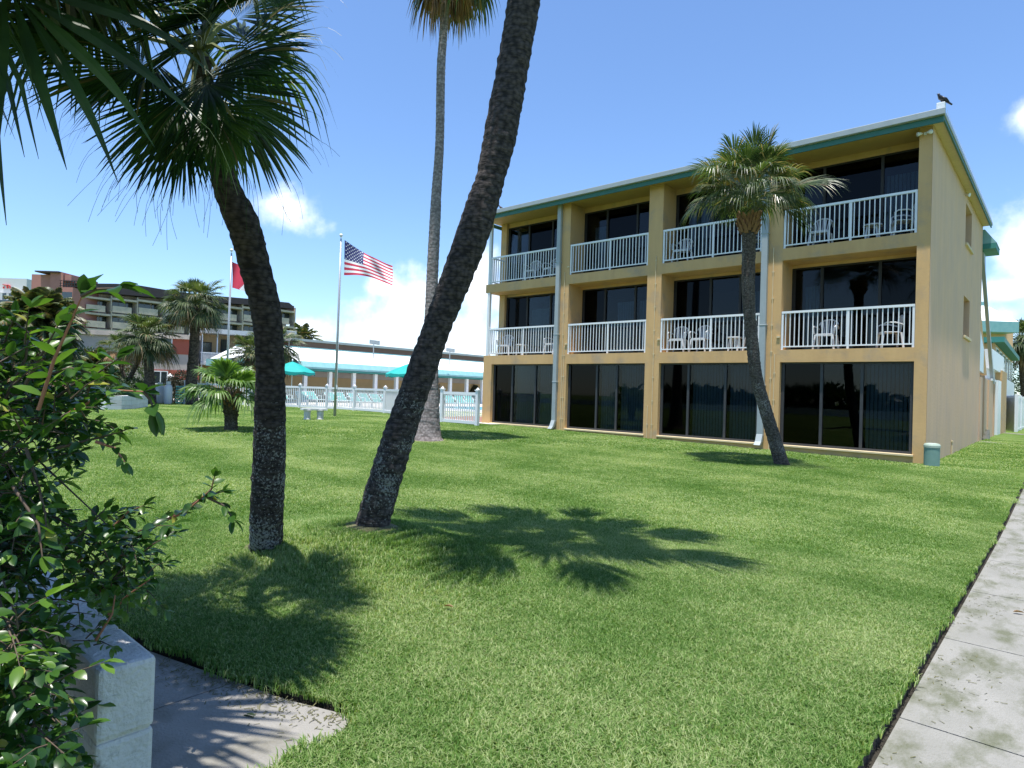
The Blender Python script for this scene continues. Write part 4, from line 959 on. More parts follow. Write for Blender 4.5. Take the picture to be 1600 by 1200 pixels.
# background sabals
def far_sabal(base, pts, d, label, Rr, pet, n, seed, m=LEAF_FAR, emin=-55, nseg=26, dead=.08, bark=BARK_FAR, name='palm_tree'):
    b = at(pts[0][0], pts[0][1], d); r_ = empty(name, b, label, 'palm tree')
    mb, p = trunk_mesh(pts, lambda t: d, seed, 16, ring=.04, amp=.08, step=.12); mb.build('trunk', bark, r_, smooth=True)
    mb = MB(); sabal_crown(mb, p[-1] + Vector((0, 0, .25)), int(n * 1.5), Rr * .9, pet, seed, nseg, emin * .55, 87, 4, deadfrac=dead, pr=.03, w=1.2, droopk=.5, spread=1.45, pk=.2); mb.build('crown', [m, DEADLEAF, PETM], r_)
    return r_, p
far_sabal(None, [(300, 632, 19), (299, 600, 17), (303, 550, 15), (305, 500, 14), (305, 480, 16)], 35.5, 'tall sabal palm with a round crown left of the red flag pole', 1.15, 1.0, 38, 81)
far_sabal(None, [(236, 636, 17), (234, 600, 15), (232, 560, 13), (229, 535, 17)], 34.0, 'shorter sabal palm in front of the terracotta wall panel', 1.1, .85, 36, 82)
far_sabal(None, [(428, 636, 12), (428, 590, 12), (428, 545, 13)], 44.0, 'sabal palm with a hanging crown mostly hidden behind the straight lichened trunk', 1.3, 1.2, 36, 83, emin=-70)
far_sabal(None, [(392, 640, 14), (391, 600, 14), (390, 560, 15)], 40.0, 'low sabal palm between the red flag pole and the straight lichened trunk', 1.05, .9, 34, 84, emin=-65)
far_sabal(None, [(1604, 668, 9), (1600, 620, 8), (1596, 560, 8), (1596, 535, 9)], 62, 'palm at the far right edge behind the white privacy fence', 1.9, 1.3, 30, 85)
far_sabal(None, [(190, 640, 7), (199, 600, 7), (213, 570, 7), (220, 545, 7)], 36, 'thin leaning palm trunk crossing behind the shorter sabal palm', .8, .5, 16, 86, dead=.3)
far_sabal(None, [(212, 640, 6), (200, 605, 6), (190, 575, 6), (186, 552, 6)], 38, 'thin palm leaning left behind the tall shrub, beside the block planter', .9, .6, 16, 87, dead=.3)

def feather_palm(pts, d, label, L_, n, seed, emin=-50, nl=34, ll=.45):
    b = at(pts[0][0], pts[0][1], d); r_ = empty('date_palm', b, label, 'palm tree'); rs = random.Random(seed)
    mb, p = trunk_mesh(pts, lambda t: d, seed, 14, ring=.06, amp=.1, step=.12); mb.build('trunk', BARK_FAR, r_, smooth=True)
    mb = MB(); c = p[-1]
    for i in range(n):
        f = (i + .5) / n; az = i * 2.39996 + rs.uniform(-.2, .2); el = R(80 + (emin - 80) * f ** .8)
        d0 = Vector((math.cos(az) * math.cos(el), math.sin(az) * math.cos(el), math.sin(el))); prev = None; side = Vector((-math.sin(az), math.cos(az), 0)); path = []
        LL = L_ * rs.uniform(.85, 1.1)
        for k in range(nl + 1):
            t = k / nl; path.append(c + d0 * LL * t + Vector((0, 0, -1)) * LL * t * t * (.35 + .25 * f))
        mb.mi = 2; mb.tube(path[::4], .025, 4, False)
        mb.mi = 1 if f > .9 else 0
        for k in range(4, nl):
            t = k / nl; tg = (path[k + 1] - path[k]).normalized(); 
            for s in (-1, 1):
                dv = (side * s + tg * .7 + Vector((0, 0, rs.uniform(-.45, .1)))).normalized(); l = ll * LL / 2.2 * math.sin(math.pi * (t * .8 + .15)) * 1.1; ww = .05 * LL / 2.2
                a = path[k]; mb.face([a - tg * ww, a + tg * ww, a + dv * l * .6 + tg * ww * .8 - Vector((0, 0, l * .06)), a + dv * l - Vector((0, 0, l * .25))])
    mb.build('crown', [LEAF_DATE, DEADLEAF, PETM], r_); return r_
feather_palm([(66, 640, 20), (64, 580, 18), (62, 520, 18), (62, 492, 20)], 36, 'shaggy date palm rising above the tall shrub in front of the pink tower', 2.7, 90, 91, nl=44, ll=.55)
feather_palm([(470, 600, 6), (472, 560, 6), (474, 528, 7)], 70, 'small feathery palm above the pool roof beside the straight lichened trunk', 2.6, 34, 92, emin=-30, nl=26)
feather_palm([(142, 640, 12), (146, 600, 12), (150, 570, 12)], 40, 'low brownish date palm behind the tall shrub', 1.9, 40, 93, nl=28)

# ------------------------------------------------------------------ leafy masses
def leaf_mass(name, boxes, m, label, cat, seed, n, size, stem=True):
    """boxes: ellipsoids (center, rx, ry, rz)"""
    rs = random.Random(seed); c = Vector(boxes[0][0]); r_ = empty(name, (c.x, c.y, c.z - boxes[0][3]), label, cat); mb = MB()
    tot = sum(b[1] * b[2] + b[1] * b[3] + b[2] * b[3] for b in boxes)
    for (q, rx, ry, rz) in boxes:
        k = int(n * (rx * ry + rx * rz + ry * rz) / tot)
        for _ in range(k):
            v = Vector((rs.gauss(0, 1), rs.gauss(0, 1), rs.gauss(0, 1))).normalized() * rs.uniform(.62, 1.05)
            lump = 1 + .22 * noise.noise(v * 2.3 + Vector(q))
            p = Vector(q) + Vector((v.x * rx, v.y * ry, v.z * rz)) * lump
            a = (v + Vector((rs.uniform(-1, 1), rs.uniform(-1, 1), rs.uniform(-.6, 1)))).normalized(); b = a.cross(Vector((rs.uniform(-1, 1), rs.uniform(-1, 1), rs.uniform(-1, 1)))).normalized(); s = size * rs.uniform(.6, 1.3)
            mb.face([p - a * s * .5, p + b * s * .25, p + a * s * .6, p - b * s * .25])
    mb.build('foliage', m, r_)
    if stem:
        sm = MB()
        for k in range(5): 
            g0 = Vector((c.x + rs.uniform(-.3, .3) * boxes[0][1], c.y + rs.uniform(-.3, .3) * boxes[0][2], c.z - boxes[0][3])); sm.tube([g0, c + Vector((rs.uniform(-.5, .5) * boxes[0][1], rs.uniform(-.5, .5) * boxes[0][2], boxes[0][3] * .5))], [.04, .01], 6)
        sm.build('stem', SHRUBSTEM, r_)
    return r_
def P3(px, py, d): return tuple(at(px, py, d))
leaf_mass('hedge', [(P3(185, 616, 33), 2.2, .7, .5), (P3(150, 618, 31), 1.6, .7, .5), (P3(205, 606, 36), 1.6, .8, .6)], HEDGE, 'clipped low green hedge behind the white block planter', 'hedge', 3, 5000, .12)
leaf_mass('bush', [(P3(272, 612, 37), .85, .8, .85), (P3(285, 600, 37.5), .8, .8, .8)], DARKBUSH, 'dark bush behind the white gas tanks', 'bush', 4, 3200, .12)
leaf_mass('bush', [(P3(160, 585, 41), 2.2, 1.2, 1.4), (P3(205, 590, 42), 1.6, 1.2, 1.1), (P3(120, 575, 42), 2.4, 1.2, 1.6)], HEDGE, 'broad green bush below the beige condominium', 'bush', 5, 6000, .18)
leaf_mass('tree', [(P3(0, 560, 44), 4, 3, 2.2), (P3(40, 585, 42), 3, 2, 1.6)], HEDGE, 'leafy green tree behind the tall shrub at the left edge', 'tree', 6, 6000, .25)
leaf_mass('tree', [(P3(1608, 612, 72), 2.5, 2, 2.2), (P3(1625, 580, 75), 4, 3, 3)], HEDGE, 'distant green tree at the right edge behind the privacy fence', 'tree', 7, 3500, .3)

# ------------------------------------------------------------------ tall shrub in the left foreground
def leaf(mb, p, d, up, L_, wd, cup=.18, bend=.25):
    d = d.normalized(); b = d.cross(up)
    if b.length < 1e-3: b = Vector((1, 0, 0))
    b.normalize(); n_ = b.cross(d).normalized(); base = len(mb.v)
    for t, w_ in ((0, .08), (.22, .75), (.5, 1.0), (.78, .72), (1.0, .06)):
        c = p + d * (L_ * t) - n_ * (bend * L_ * t * t); ww = w_ * wd / 2
        mb.v += [tuple(c - b * ww + n_ * ww * cup * 2), tuple(c), tuple(c + b * ww + n_ * ww * cup * 2)]
    for k in range(4):
        o = base + 3 * k; mb.f += [(o, o + 1, o + 4, o + 3), (o + 1, o + 2, o + 5, o + 4)]; mb.m += [mb.mi, mb.mi]
shr = empty('shrub', (-.75, -17.75, 0), 'large glossy leaved shrub spilling over the white block wall in the left foreground', 'shrub')
lm, sm, rm = MB(), MB(), MB(); rs = random.Random(77)
def sprig(pts, L_=.06, gap=.03, tip=3, stem=sm, r0=.004, dens=1.0):
    pts = [Vector(p) for p in pts]; stem.tube(pts, [r0 * (1.2 - .8 * k / (len(pts) - 1)) for k in range(len(pts))], 5, False)
    seg = [(pts[i + 1] - pts[i]).length for i in range(len(pts) - 1)]; tot = sum(seg); s = gap * 1.5; side = 1
    while s < tot:
        q = s; i = 0
        while i < len(seg) - 1 and q > seg[i]: q -= seg[i]; i += 1
        d = (pts[i + 1] - pts[i]).normalized(); p = pts[i] + d * q
        az = rs.uniform(-.8, .8); b = d.cross(Vector((0, 0, 1))); b = b.normalized() if b.length > .05 else Vector((1, 0, 0)); n_ = b.cross(d)
        out_ = (b * side * math.cos(az) + n_ * math.sin(az)); dv = (out_ * .9 + d * rs.uniform(.3, .9) + Vector((0, 0, rs.uniform(-.25, .25)))).normalized()
        up = (Vector((0, 0, 1)) + Vector((rs.uniform(-.7, .7), rs.uniform(-.7, .7), 0))).normalized()
        if rs.random() < dens: leaf(lm, p, dv, up, L_ * rs.uniform(.7, 1.2), L_ * rs.uniform(.40, .54), rs.uniform(.05, .3), rs.uniform(0, .4))
        side = -side; s += gap * rs.uniform(.6, 1.2)
    for k in range(tip):
        d = (pts[-1] - pts[-2]).normalized(); dv = (d + Vector((rs.uniform(-.6, .6), rs.uniform(-.6, .6), rs.uniform(-.3, .7)))).normalized()
        leaf(lm, pts[-1], dv, Vector((rs.uniform(-.5, .5), rs.uniform(-.5, .5), 1)).normalized(), L_ * rs.uniform(.7, 1.1), L_ * .45, .15, rs.uniform(0, .3))
SP = [ # explicit sprays seen in the photo: pixel path, distances, leaf length
 ([(60, 640), (85, 560), (112, 500), (128, 462)], 1.7, 1.6, .068), ([(128, 462), (150, 452), (190, 450)], 1.6, 1.57, .070), ([(40, 600), (70, 545), (90, 510)], 1.8, 1.75, .065),
 ([(100, 650), (140, 628), (185, 610), (225, 612)], 1.9, 1.75, .068), ([(225, 612), (235, 625), (240, 640)], 1.75, 1.75, .072), ([(90, 700), (130, 690), (170, 680), (196, 672)], 1.9, 1.85, .055),
 ([(150, 690), (180, 700), (195, 722)], 1.85, 1.85, .045), ([(60, 590), (110, 575), (150, 585), (185, 560)], 1.9, 1.8, .06), ([(90, 620), (130, 590), (160, 560)], 2.0, 1.9, .055),
 ([(130, 900), (200, 850), (260, 812), (320, 775), (350, 768)], 2.35, 2.2, .055), ([(320, 775), (350, 790), (365, 812)], 2.2, 2.2, .055), ([(150, 930), (200, 880), (240, 850), (262, 838)], 2.3, 2.2, .052),
 ([(120, 880), (170, 830), (200, 800), (225, 790)], 2.3, 2.25, .05), ([(170, 960), (200, 930), (235, 905)], 2.2, 2.15, .05), ([(260, 812), (290, 800), (330, 765), (335, 745)], 2.25, 2.2, .05),
 ([(150, 1000), (175, 960), (180, 930)], 2.1, 2.1, .045), ([(60, 900), (110, 850), (150, 810), (165, 795)], 2.2, 2.2, .055), ([(0, 640), (40, 560), (45, 520), (20, 500)], 1.9, 1.85, .062),
 ([(40, 700), (60, 760), (70, 800), (72, 830)], 1.8, 1.75, .055), ([(20, 760), (60, 820), (66, 870)], 1.75, 1.7, .06)]
for pts, d0, d1, L_ in SP:
    n = len(pts); W = [at(x, y, d0 + (d1 - d0) * k / (n - 1)) for k, (x, y) in enumerate(pts)]
    st_ = MB() if L_ in (.05, .045, .068) else sm; sprig(W, L_, L_ * .42, 3, st_, .0045)
    if st_ is not sm: st_.build('young_stem', STEMRED, shr, smooth=True)
POLY = [([(-160, 560), (0, 520), (50, 540), (95, 590), (140, 610), (150, 650), (115, 690), (75, 710), (55, 790), (45, 850), (-160, 900)], 1.75, 2.5, 380, .052),
        ([(-160, 850), (60, 830), (130, 810), (205, 820), (245, 850), (240, 890), (190, 925), (120, 950), (60, 950), (-160, 1000)], 2.1, 2.75, 260, .050),
        ([(-160, 960), (30, 960), (85, 1020), (95, 1210), (-160, 1260)], 1.5, 2.15, 480, .050),
        ([(-160, 640), (50, 630), (120, 630), (100, 690), (50, 860), (-160, 960)], 2.3, 2.9, 260, .056),
        ([(40, 930), (110, 970), (150, 1010), (100, 1040)], 2.2, 2.6, 14, .036)]
spine = [Vector((-.9, -17.85, -.0)), Vector((-.85, -17.8, .7)), Vector((-.95, -17.7, 1.3)), Vector((-.95, -17.6, 1.75))]
for poly, d0, d1, n, L_ in POLY:
    x0, x1 = min(p[0] for p in poly), max(p[0] for p in poly); y0, y1 = min(p[1] for p in poly), max(p[1] for p in poly); k = 0; tries = 0
    while k < n and tries < n * 12:
        tries += 1
        x, y = rs.uniform(x0, x1), rs.uniform(y0, y1)
        if not in_poly(x, y, poly): continue
        p = at(x, y, rs.uniform(d0, d1))
        if p.z < .02: continue
        if .0 < p.z < .64 and -17.41 < p.y < -17.2: continue
        if noise.noise(p * 3.2) < -.25: continue
        k += 1
        dv = (Vector((rs.uniform(-1, 1), rs.uniform(-1, 1), rs.uniform(-.4, 1))) + (p - spine[2]).normalized() * .8).normalized(); Ls = rs.uniform(.08, .17)
        a = p; b = p + dv * Ls * .5; c = p + dv * Ls + Vector((0, 0, -.02))
        sprig([a, b, c], L_ * rs.uniform(.85, 1.2), .026, 2, sm, .0022)
        if k % 9 == 0:
            t = rs.random(); s_ = spine[1] + (spine[3] - spine[1]) * t if p.z > .8 else spine[0] + (spine[1] - spine[0]) * t; mid = (s_ + p) / 2 + Vector((0, 0, .08)); sm.tube([s_, mid, p], [.007, .004, .002], 5, False)
sm.tube(spine, [.03, .024, .016, .008], 8)
for dx, dy in ((.2, -.05), (-.25, .05), (.1, .1), (-.5, -.1)): sm.tube([spine[0] + Vector((dx * .4, dy * .4, 0)), spine[1] + Vector((dx, dy, 0)), spine[2] + Vector((dx * 1.8, dy, .05))], [.018, .013, .006], 6)
lm.build('foliage', SHRUB, shr, smooth=True); sm.build('branches', SHRUBSTEM, shr, smooth=True)

# ------------------------------------------------------------------ white painted block wall
bw = empty('block_wall', (.1, -17.36, -.03), 'low white painted concrete block wall with a chipped end, half under the glossy shrub', 'wall')
for c in range(3):
    z0 = -.186 + c * .262; z1 = z0 + .256; x1 = .125 - .004 * (c % 2) + .003 * c; y0, y1 = -17.405, -17.215
    cut = -.32 if c % 2 else -.16; xl = x1
    for k in range(7):
        xa = xl - (.40 if k or c % 2 == 0 else .2)
        MB().box(xa + .003, xl - .003, y0 + .002 * (c % 2), y1 + .002 * (c % 2), z0, z1).build('block', BLOCKP, bw, bevel=.018); xl = xa
o = MB().box(-2.6, .11, -17.395, -17.225, -.16, .575).build('mortar', BLOCKP, bw)

# ------------------------------------------------------------------ lawn furniture: flag poles, bench
def flagpole(base, h, label, r0=.06):
    r_ = empty('flagpole', base, label, 'flagpole'); b = Vector(base)
    MB().tube([b - Vector((0, 0, .1)), b + Vector((0, 0, h * .5)), b + Vector((0, 0, h))], [r0, r0 * .8, r0 * .5], 12).build('pole', METAL, r_, smooth=True)
    MB().lathe(b + Vector((0, 0, h)), [(.01, 0), (.02, .06), (.055, .09), (.075, .14), (.055, .19), (.01, .21)], 12).build('finial', FWHITE, r_, smooth=True)
    MB().tube([b + Vector((r0 + .02, 0, .9)), b + Vector((r0 + .03, 0, h - .1))], .008, 5).build('halyard', WHITE, r_)
    MB().box(b.x + r0 * .8, b.x + r0 + .05, b.y - .02, b.y + .02, b.z + 1.15, b.z + 1.3).build('cleat', WHITE, r_)
    return r_
pb_ = ground(523, 651); PD = depth(pb_)
zt = at(533, 372, PD).z; flagpole(pb_, zt - pb_.z, 'tall silver flagpole flying the striped flag behind the low white bench')
rb_ = at(352, 655, 28.5); rb_ = Vector((rb_.x, rb_.y, ground_z(rb_.x, rb_.y))); RD = depth(rb_)
zt2 = at(360, 395, RD).z; flagpole(rb_, zt2 - rb_.z, 'silver flagpole with the red flag, behind the low fan palm')
# striped flag
fl = empty('flag', at(538, 376, PD), 'flag with red and white stripes and white stars on blue, streaming to the right', 'flag')
A = [at(538.5, 375, PD), at(537.5, 430, PD), at(614, 447, PD - .2), at(613, 415, PD + .25)]   # hoist top, hoist bottom, fly bottom, fly top
def flagpt(s, t):  # s 0..1 along fly, t 0..1 down
    topc = A[0] * (1 - s) + A[3] * s; botc = A[1] * (1 - s) + A[2] * s
    topc = topc + Vector((0, 0, -.10)) * math.sin(math.pi * s) * 1.0; botc = botc + Vector((0, 0, .16)) * math.sin(math.pi * s)
    p = topc * (1 - t) + botc * t; wv = .12 * math.sin(s * 8 + t * 2) * s ** .5 + .07 * math.sin(s * 17 - t * 5) * s
    return p + FW * wv
m_ = MB(); NS, NT = 60, 39
m_.v = [tuple(flagpt(i / NS, j / NT)) for i in range(NS + 1) for j in range(NT + 1)]
for i in range(NS):
    for j in range(NT):
        o = i * (NT + 1) + j; m_.f.append((o, o + NT + 1, o + NT + 2, o + 1)); row = j // 3
        m_.m.append(2 if (i < NS * .4 and row < 7) else (0 if row % 2 == 0 else 1))
cl = m_.build('cloth', [RED, FWHITE, FBLUE], fl, smooth=True)
m_ = MB()
for ry in range(9):
    for cx in range(6 if ry % 2 == 0 else 5):
        s = (.4) * ((cx + .5 + (.5 if ry % 2 else 0)) / 6); t = (7 / 13) * ((ry + .6) / 9.2)
        p = flagpt(s, t); e1 = (flagpt(s + .01, t) - p).normalized(); e2 = (flagpt(s, t + .01) - p).normalized()
        for sgn in (-1, 1):
            n_ = e1.cross(e2).normalized() * .006 * sgn; pts = []
            for k in range(10):
                a = k * math.pi / 5 - math.pi / 2; rr_ = .036 if k % 2 == 0 else .015; pts.append(p + n_ + e1 * (math.cos(a) * rr_) + e2 * (math.sin(a) * rr_))
            m_.face(pts)
m_.build('stars', FWHITE, cl)
rf_ = empty('flag', at(362, 408, RD), 'red flag partly hidden behind the straight lichened trunk', 'flag')
m_ = MB(); A2 = [at(362.5, 409, RD), at(361.5, 449, RD), at(405, 462, RD - .2), at(400, 425, RD + .2)]
m_.v = []; NS, NT = 24, 16
for i in range(NS + 1):
    for j in range(NT + 1):
        s, t = i / NS, j / NT; p = (A2[0] * (1 - s) + A2[3] * s) * (1 - t) + (A2[1] * (1 - s) + A2[2] * s) * t; m_.v.append(tuple(p + FW * (.10 * math.sin(s * 8 + t * 2))))
for i in range(NS):
    for j in range(NT):
        o = i * (NT + 1) + j; m_.f.append((o, o + NT + 1, o + NT + 2, o + 1)); m_.m.append(1 if (i - 7) > (NT - 1 - j) * 1.2 and i < 13 + (NT - 1 - j) * 1.2 else 0)
m_.build('cloth', [RED, FWHITE], rf_, smooth=True)
bq = ground(490, 656); bd_ = depth(bq)
bn = empty('bench', bq, 'low white concrete bench on the lawn left of the striped flag', 'bench')
u = (ground(504, 656) - ground(476, 656)); u = Vector((u.x, u.y, 0)).normalized(); nv = Vector((-u.y, u.x, 0))
sb = MB(); W_ = 38 / FPX * bd_
for k in range(8):
    a, b = k / 8, (k + 1) / 8; f = lambda t: nv * (.10 * (4 * t * (1 - t)))
    p0 = bq - u * W_ / 2 + u * W_ * a + f(a) - nv * .18 + Vector((0, 0, .36)); p1 = bq - u * W_ / 2 + u * W_ * b + f(b) - nv * .18 + Vector((0, 0, .36))
    q = [p0, p1, p1 + nv * .36, p0 + nv * .36]; z = Vector((0, 0, .07)); sb.face(q[::-1]); sb.face([x + z for x in q]); sb.face([q[0], q[1], q[1] + z, q[0] + z]); sb.face([q[2], q[3], q[3] + z, q[2] + z])
    if k == 0: sb.face([q[3], q[0], q[0] + z, q[3] + z])
    if k == 7: sb.face([q[1], q[2], q[2] + z, q[1] + z])
sb.build('seat', WHITEROUGH, bn)
for s in (-1, 1):
    p = bq + u * s * W_ * .27; MB().lathe(p, [(.13, -.02), (.13, .03), (.115, .06), (.12, .30), (.15, .358)], 12).build('leg', BLOCKP, bn)

# ------------------------------------------------------------------ pool fence with posts
def picket_run(Ps, label, h=1.22, group='white picket fence around the pool'):
    r_ = empty('picket_fence', Ps[0], label, 'fence', group)
    for i in range(len(Ps)):
        p = Ps[i]; s = .065
        MB().box(p.x - s, p.x + s, p.y - s, p.y + s, p.z - .1, p.z + h + .06).box(p.x - s - .02, p.x + s + .02, p.y - s - .02, p.y + s + .02, p.z + h + .06, p.z + h + .10).lathe((p.x, p.y, p.z + h + .10), [(.07, 0), (.04, .05), (.005, .08)], 8).build('post', VINYL, r_)
        if i + 1 < len(Ps):
            a, b = Ps[i], Ps[i + 1]; d = Vector((b.x - a.x, b.y - a.y, 0)); L_ = d.length; u = d / L_; n_ = Vector((-u.y, u.x, 0)); m_ = MB()
            z = min(a.z, b.z); a = Vector((a.x, a.y, z)) + u * .07
            for z0, z1 in ((.05, .16), (h - .11, h)): m_.obox(a - n_ * .025 + Vector((0, 0, z0)), u * (L_ - .14), n_ * .05, (0, 0, z1 - z0))
            nb = int(L_ / .135)
            for k in range(1, nb): m_.obox(a + u * ((L_ - .14) * k / nb - .022) - n_ * .012 + Vector((0, 0, .16)), u * .044, n_ * .024, (0, 0, h - .27))
            m_.build('panel', VINYL, r_)
    return r_
def gp(x, y): return ground(x, y)
picket_run([gp(289, 631), gp(322, 632.0), gp(355, 633), gp(388, 634), gp(425, 635.5), gp(468, 637.5), gp(510, 639.5), gp(553, 642), gp(601, 646), gp(640, 652.5)], 'long white picket fence in front of the pool, behind the flagpole and the bench', 1.22)
picket_run([gp(690, 660), gp(745, 665.5)], 'short white picket fence section between the grey palm and the yellow building', 1.22)
picket_run([gp(640, 652.5), gp(664, 656)], 'piece of white picket fence hidden between the two palm trunks', 1.22) if False else None
q = gp(686, 659); o = MB().box(q.x - .03, q.x + .03, q.y - .06, q.y, q.z + .85, q.z + 1.10).tube([(q.x, q.y - .03, q.z + 1.1), (q.x, q.y - .03, q.z + 1.5)], .02, 6).build('gate_latch', BLACK); tag(o, 'black gate latch on the white fence post beside the grey palm base', 'latch')

# pool deck, pool, pavers
def flat(name, px, z, m, kind='structure', dz=0):
    pts = [onZ(x, y, z) for x, y in px]; mb = MB(); mb.face([(p.x, p.y, z) for p in pts]); o = mb.build(name, m); 
    if kind: tag(o, kind=kind)
    return o
Z0 = .36
m_ = MB(); dk = [(-40.2, -4.5), (-37.0, -3.0), (-33.9, -.1), (-31.0, 1.7), (-27.6, 2.9), (-25.0, 3.15), (-22, 2.2), (-19.0, .3), (-16.2, -.4), (-13.9, -.6), (-12, 12), (-12, 55), (-47, 55), (-47, -4.5)]
m_.face([(x, y, Z0) for x, y in dk]); tag(m_.build('pool_deck', DECK), kind='structure')
m_ = MB(); m_.face([(x, y, Z0 + .004) for x, y in [(-19.0, .9), (-16.3, .2), (-14.3, .15), (-14.0, 3.2), (-19.5, 4.2)]]); tag(m_.build('paver_path', BRICK), kind='structure')
m_ = MB(); m_.face([(x, y, Z0 + .008) for x, y in [(-30, 10), (-17, 8.0), (-15.6, 22), (-30, 24)]]); tag(m_.build('pool_water', WATER), kind='structure')
m_ = MB()
Cp = [(-30, 10), (-17, 8.0), (-15.6, 22), (-30, 24)]
for k in range(4):
    a = Vector((*Cp[k], Z0 + .0)); b = Vector((*Cp[(k + 1) % 4], Z0 + .0)); d = b - a; n_ = Vector((d.y, -d.x, 0)).normalized() * .35; m_.obox(a, d, n_, (0, 0, .10))
tag(m_.build('pool_edge', WHITE), kind='structure')

# loungers
def make_lounger():
    r_ = empty('pool_lounger', (0, 0, 0)); f = MB()
    for s in (-1, 1): f.tube([(s * .32, -1.0, .36), (s * .32, .25, .36), (s * .32, .85, .86)], .022, 6)
    f.tube([(-.32, -1.0, .36), (.32, -1.0, .36)], .02, 6); f.tube([(-.32, .85, .86), (.32, .85, .86)], .022, 6); f.build('frame', WHITE, r_)
    s_ = MB()
    for k in range(20): s_.box(-.31, .31, -.96 + k * .06, -.925 + k * .06, .365, .375)
    s_.build('seat', TEALSTRAP, r_); b = MB()
    for k in range(12): t = k / 12; b.obox((-.31, .27 + .56 * t, .375 + .47 * t), (.62, 0, 0), (0, .030, .025), (0, -.006, .008))
    b.build('backrest', TEALSTRAP, r_)
    for s in (-1, 1):
        MB().tube([(s * .33, -.15, .36), (s * .37, -.1, .58), (s * .37, .35, .60), (s * .33, .42, .5)], .02, 6).build('armrest', WHITE, r_)
        for y in (-.8, .4): MB().tube([(s * .32, y, .36), (s * .34, y, 0)], .022, 6).build('leg', WHITE, r_)
    return r_
lg = make_lounger(); LG = []
for px, d, a in ((448, 40.5, .4), (478, 40, .3), (494, 41.5, .35), (524, 39.5, .3), (540, 41, .35), (562, 39, .4), (577, 40.5, .3), (596, 38.5, .35), (614, 38.5, .4), (706, 44, .2), (722, 45.5, .2), (737, 46.5, .2)):
    p = at(px, 600, d); LG.append((p.x, p.y, a))
NM = ['beside the umbrella pole, right of the straight lichened trunk', 'behind the bench, left one', 'behind the bench, right one', 'just left of the flagpole', 'just right of the flagpole', 'second to the right of the flagpole', 'third to the right of the flagpole', 'fourth to the right of the flagpole', 'nearest the leaning palm trunk',
      'leftmost of the three seen beyond the water', 'middle of the three seen beyond the water', 'rightmost of the three seen beyond the water']
for i, (x, y, a) in enumerate(LG):
    o = lg if i == 0 else copy_tree(lg); o.location = (x, y, Z0 + .002); o.rotation_euler = (0, 0, a + (1.2 if i < 9 else .9)); tag(o, 'white pool lounger with teal straps ' + NM[i], 'pool lounger', 'pool loungers with teal straps on the deck')
# umbrellas
def umbrella(px, py, d, Rr, label, tilt=0):
    c = at(px, py, d); r_ = empty('patio_umbrella', (c.x, c.y, Z0), label, 'umbrella'); m_ = MB(); n = 8; rows = 5; base = 0
    for i in range(rows + 1):
        t = i / rows
        for j in range(n * 4):
            a = 2 * math.pi * j / (n * 4); sc = 1 - .05 * t * abs(math.sin(a * n / 2)) ; rr_ = Rr * t * sc + .02
            m_.v.append((c.x + math.cos(a) * rr_, c.y + math.sin(a) * rr_, c.z - .62 * t ** 1.15 - .05 * t * abs(math.sin(a * n / 2))))
    N4 = n * 4
    for i in range(rows):
        for j in range(N4): m_.f.append((i * N4 + j, (i + 1) * N4 + j, (i + 1) * N4 + (j + 1) % N4, i * N4 + (j + 1) % N4)); m_.m.append(0)
    cn = m_.build('canopy', TEALFAB, r_, smooth=True)
    v = MB()
    for j in range(N4):
        a, b = m_.v[rows * N4 + j], m_.v[rows * N4 + (j + 1) % N4]; h = lambda q: .16 + .04 * math.sin(q * math.pi / 2); v.face([a, b, (b[0], b[1], b[2] - h(j + 1)), (a[0], a[1], a[2] - h(j))])
    v.build('valance', TEALFAB, cn)
    MB().tube([(c.x, c.y, Z0), (c.x, c.y, c.z + .05)], .025, 8).build('pole', WHITE, r_); MB().lathe((c.x, c.y, c.z + .03), [(.02, 0), (.05, .06), (.01, .14)], 8).build('finial', FWHITE, r_)
umbrella(457, 565, 39, 1.38, 'teal patio umbrella right of the straight lichened trunk, by the pool')
umbrella(640, 568, 37, 1.35, 'teal patio umbrella mostly hidden behind the leaning palm trunk')
umbrella(388, 576, 41, 1.2, 'teal patio umbrella showing between the fan palm and the straight lichened trunk')

# ------------------------------------------------------------------ long low pool building
PBX = -40.2; pbl = empty('pool_building', (PBX - 3, 15, .34), 'long low tan building with white sloping roof and teal fascia behind the pool', 'building')
y0, y1 = 2.6, 46.0
def bx(name, x0, x1, ya, yb, z0, z1, m, par=pbl): return MB().box(x0, x1, ya, yb, z0, z1).build(name, m, par)
ZE = 2.87; ZF = 3.42; ZR = 4.50
m_ = MB(); m_.face([(PBX, y0, ZF), (PBX, y1, ZF), (PBX - 1.9, y1, ZR), (PBX - 1.9, y0 + 1.9, ZR)]); m_.face([(PBX, y0, ZF), (PBX - 1.9, y0 + 1.9, ZR), (PBX - 6, y0 + 1.9, ZR), (PBX - 6, y0, ZF)]); m_.build('roof', WHITEROOF, pbl)
bx('roof_ridge', PBX - 6, PBX - 1.88, y0 + 1.88, y1, ZR - .02, ZR + .09, TEALROOF)
prism = MB(); prism.v = [(PBX, y0 - .02, ZF), (PBX, y1, ZF), (PBX + .30, y1, ZE + .14), (PBX + .30, y0 - .3, ZE + .14), (PBX + .3, y1, ZE), (PBX + .3, y0 - .3, ZE), (PBX - 1.6, y1, ZE - .02), (PBX - 1.6, y0 - .3, ZE - .02)]
prism.f = [(0, 1, 2, 3), (3, 2, 4, 5), (5, 4, 6, 7)]; prism.m = [0, 0, 0]; prism.mi = 0; prism.build('fascia', TEALROOF, pbl)
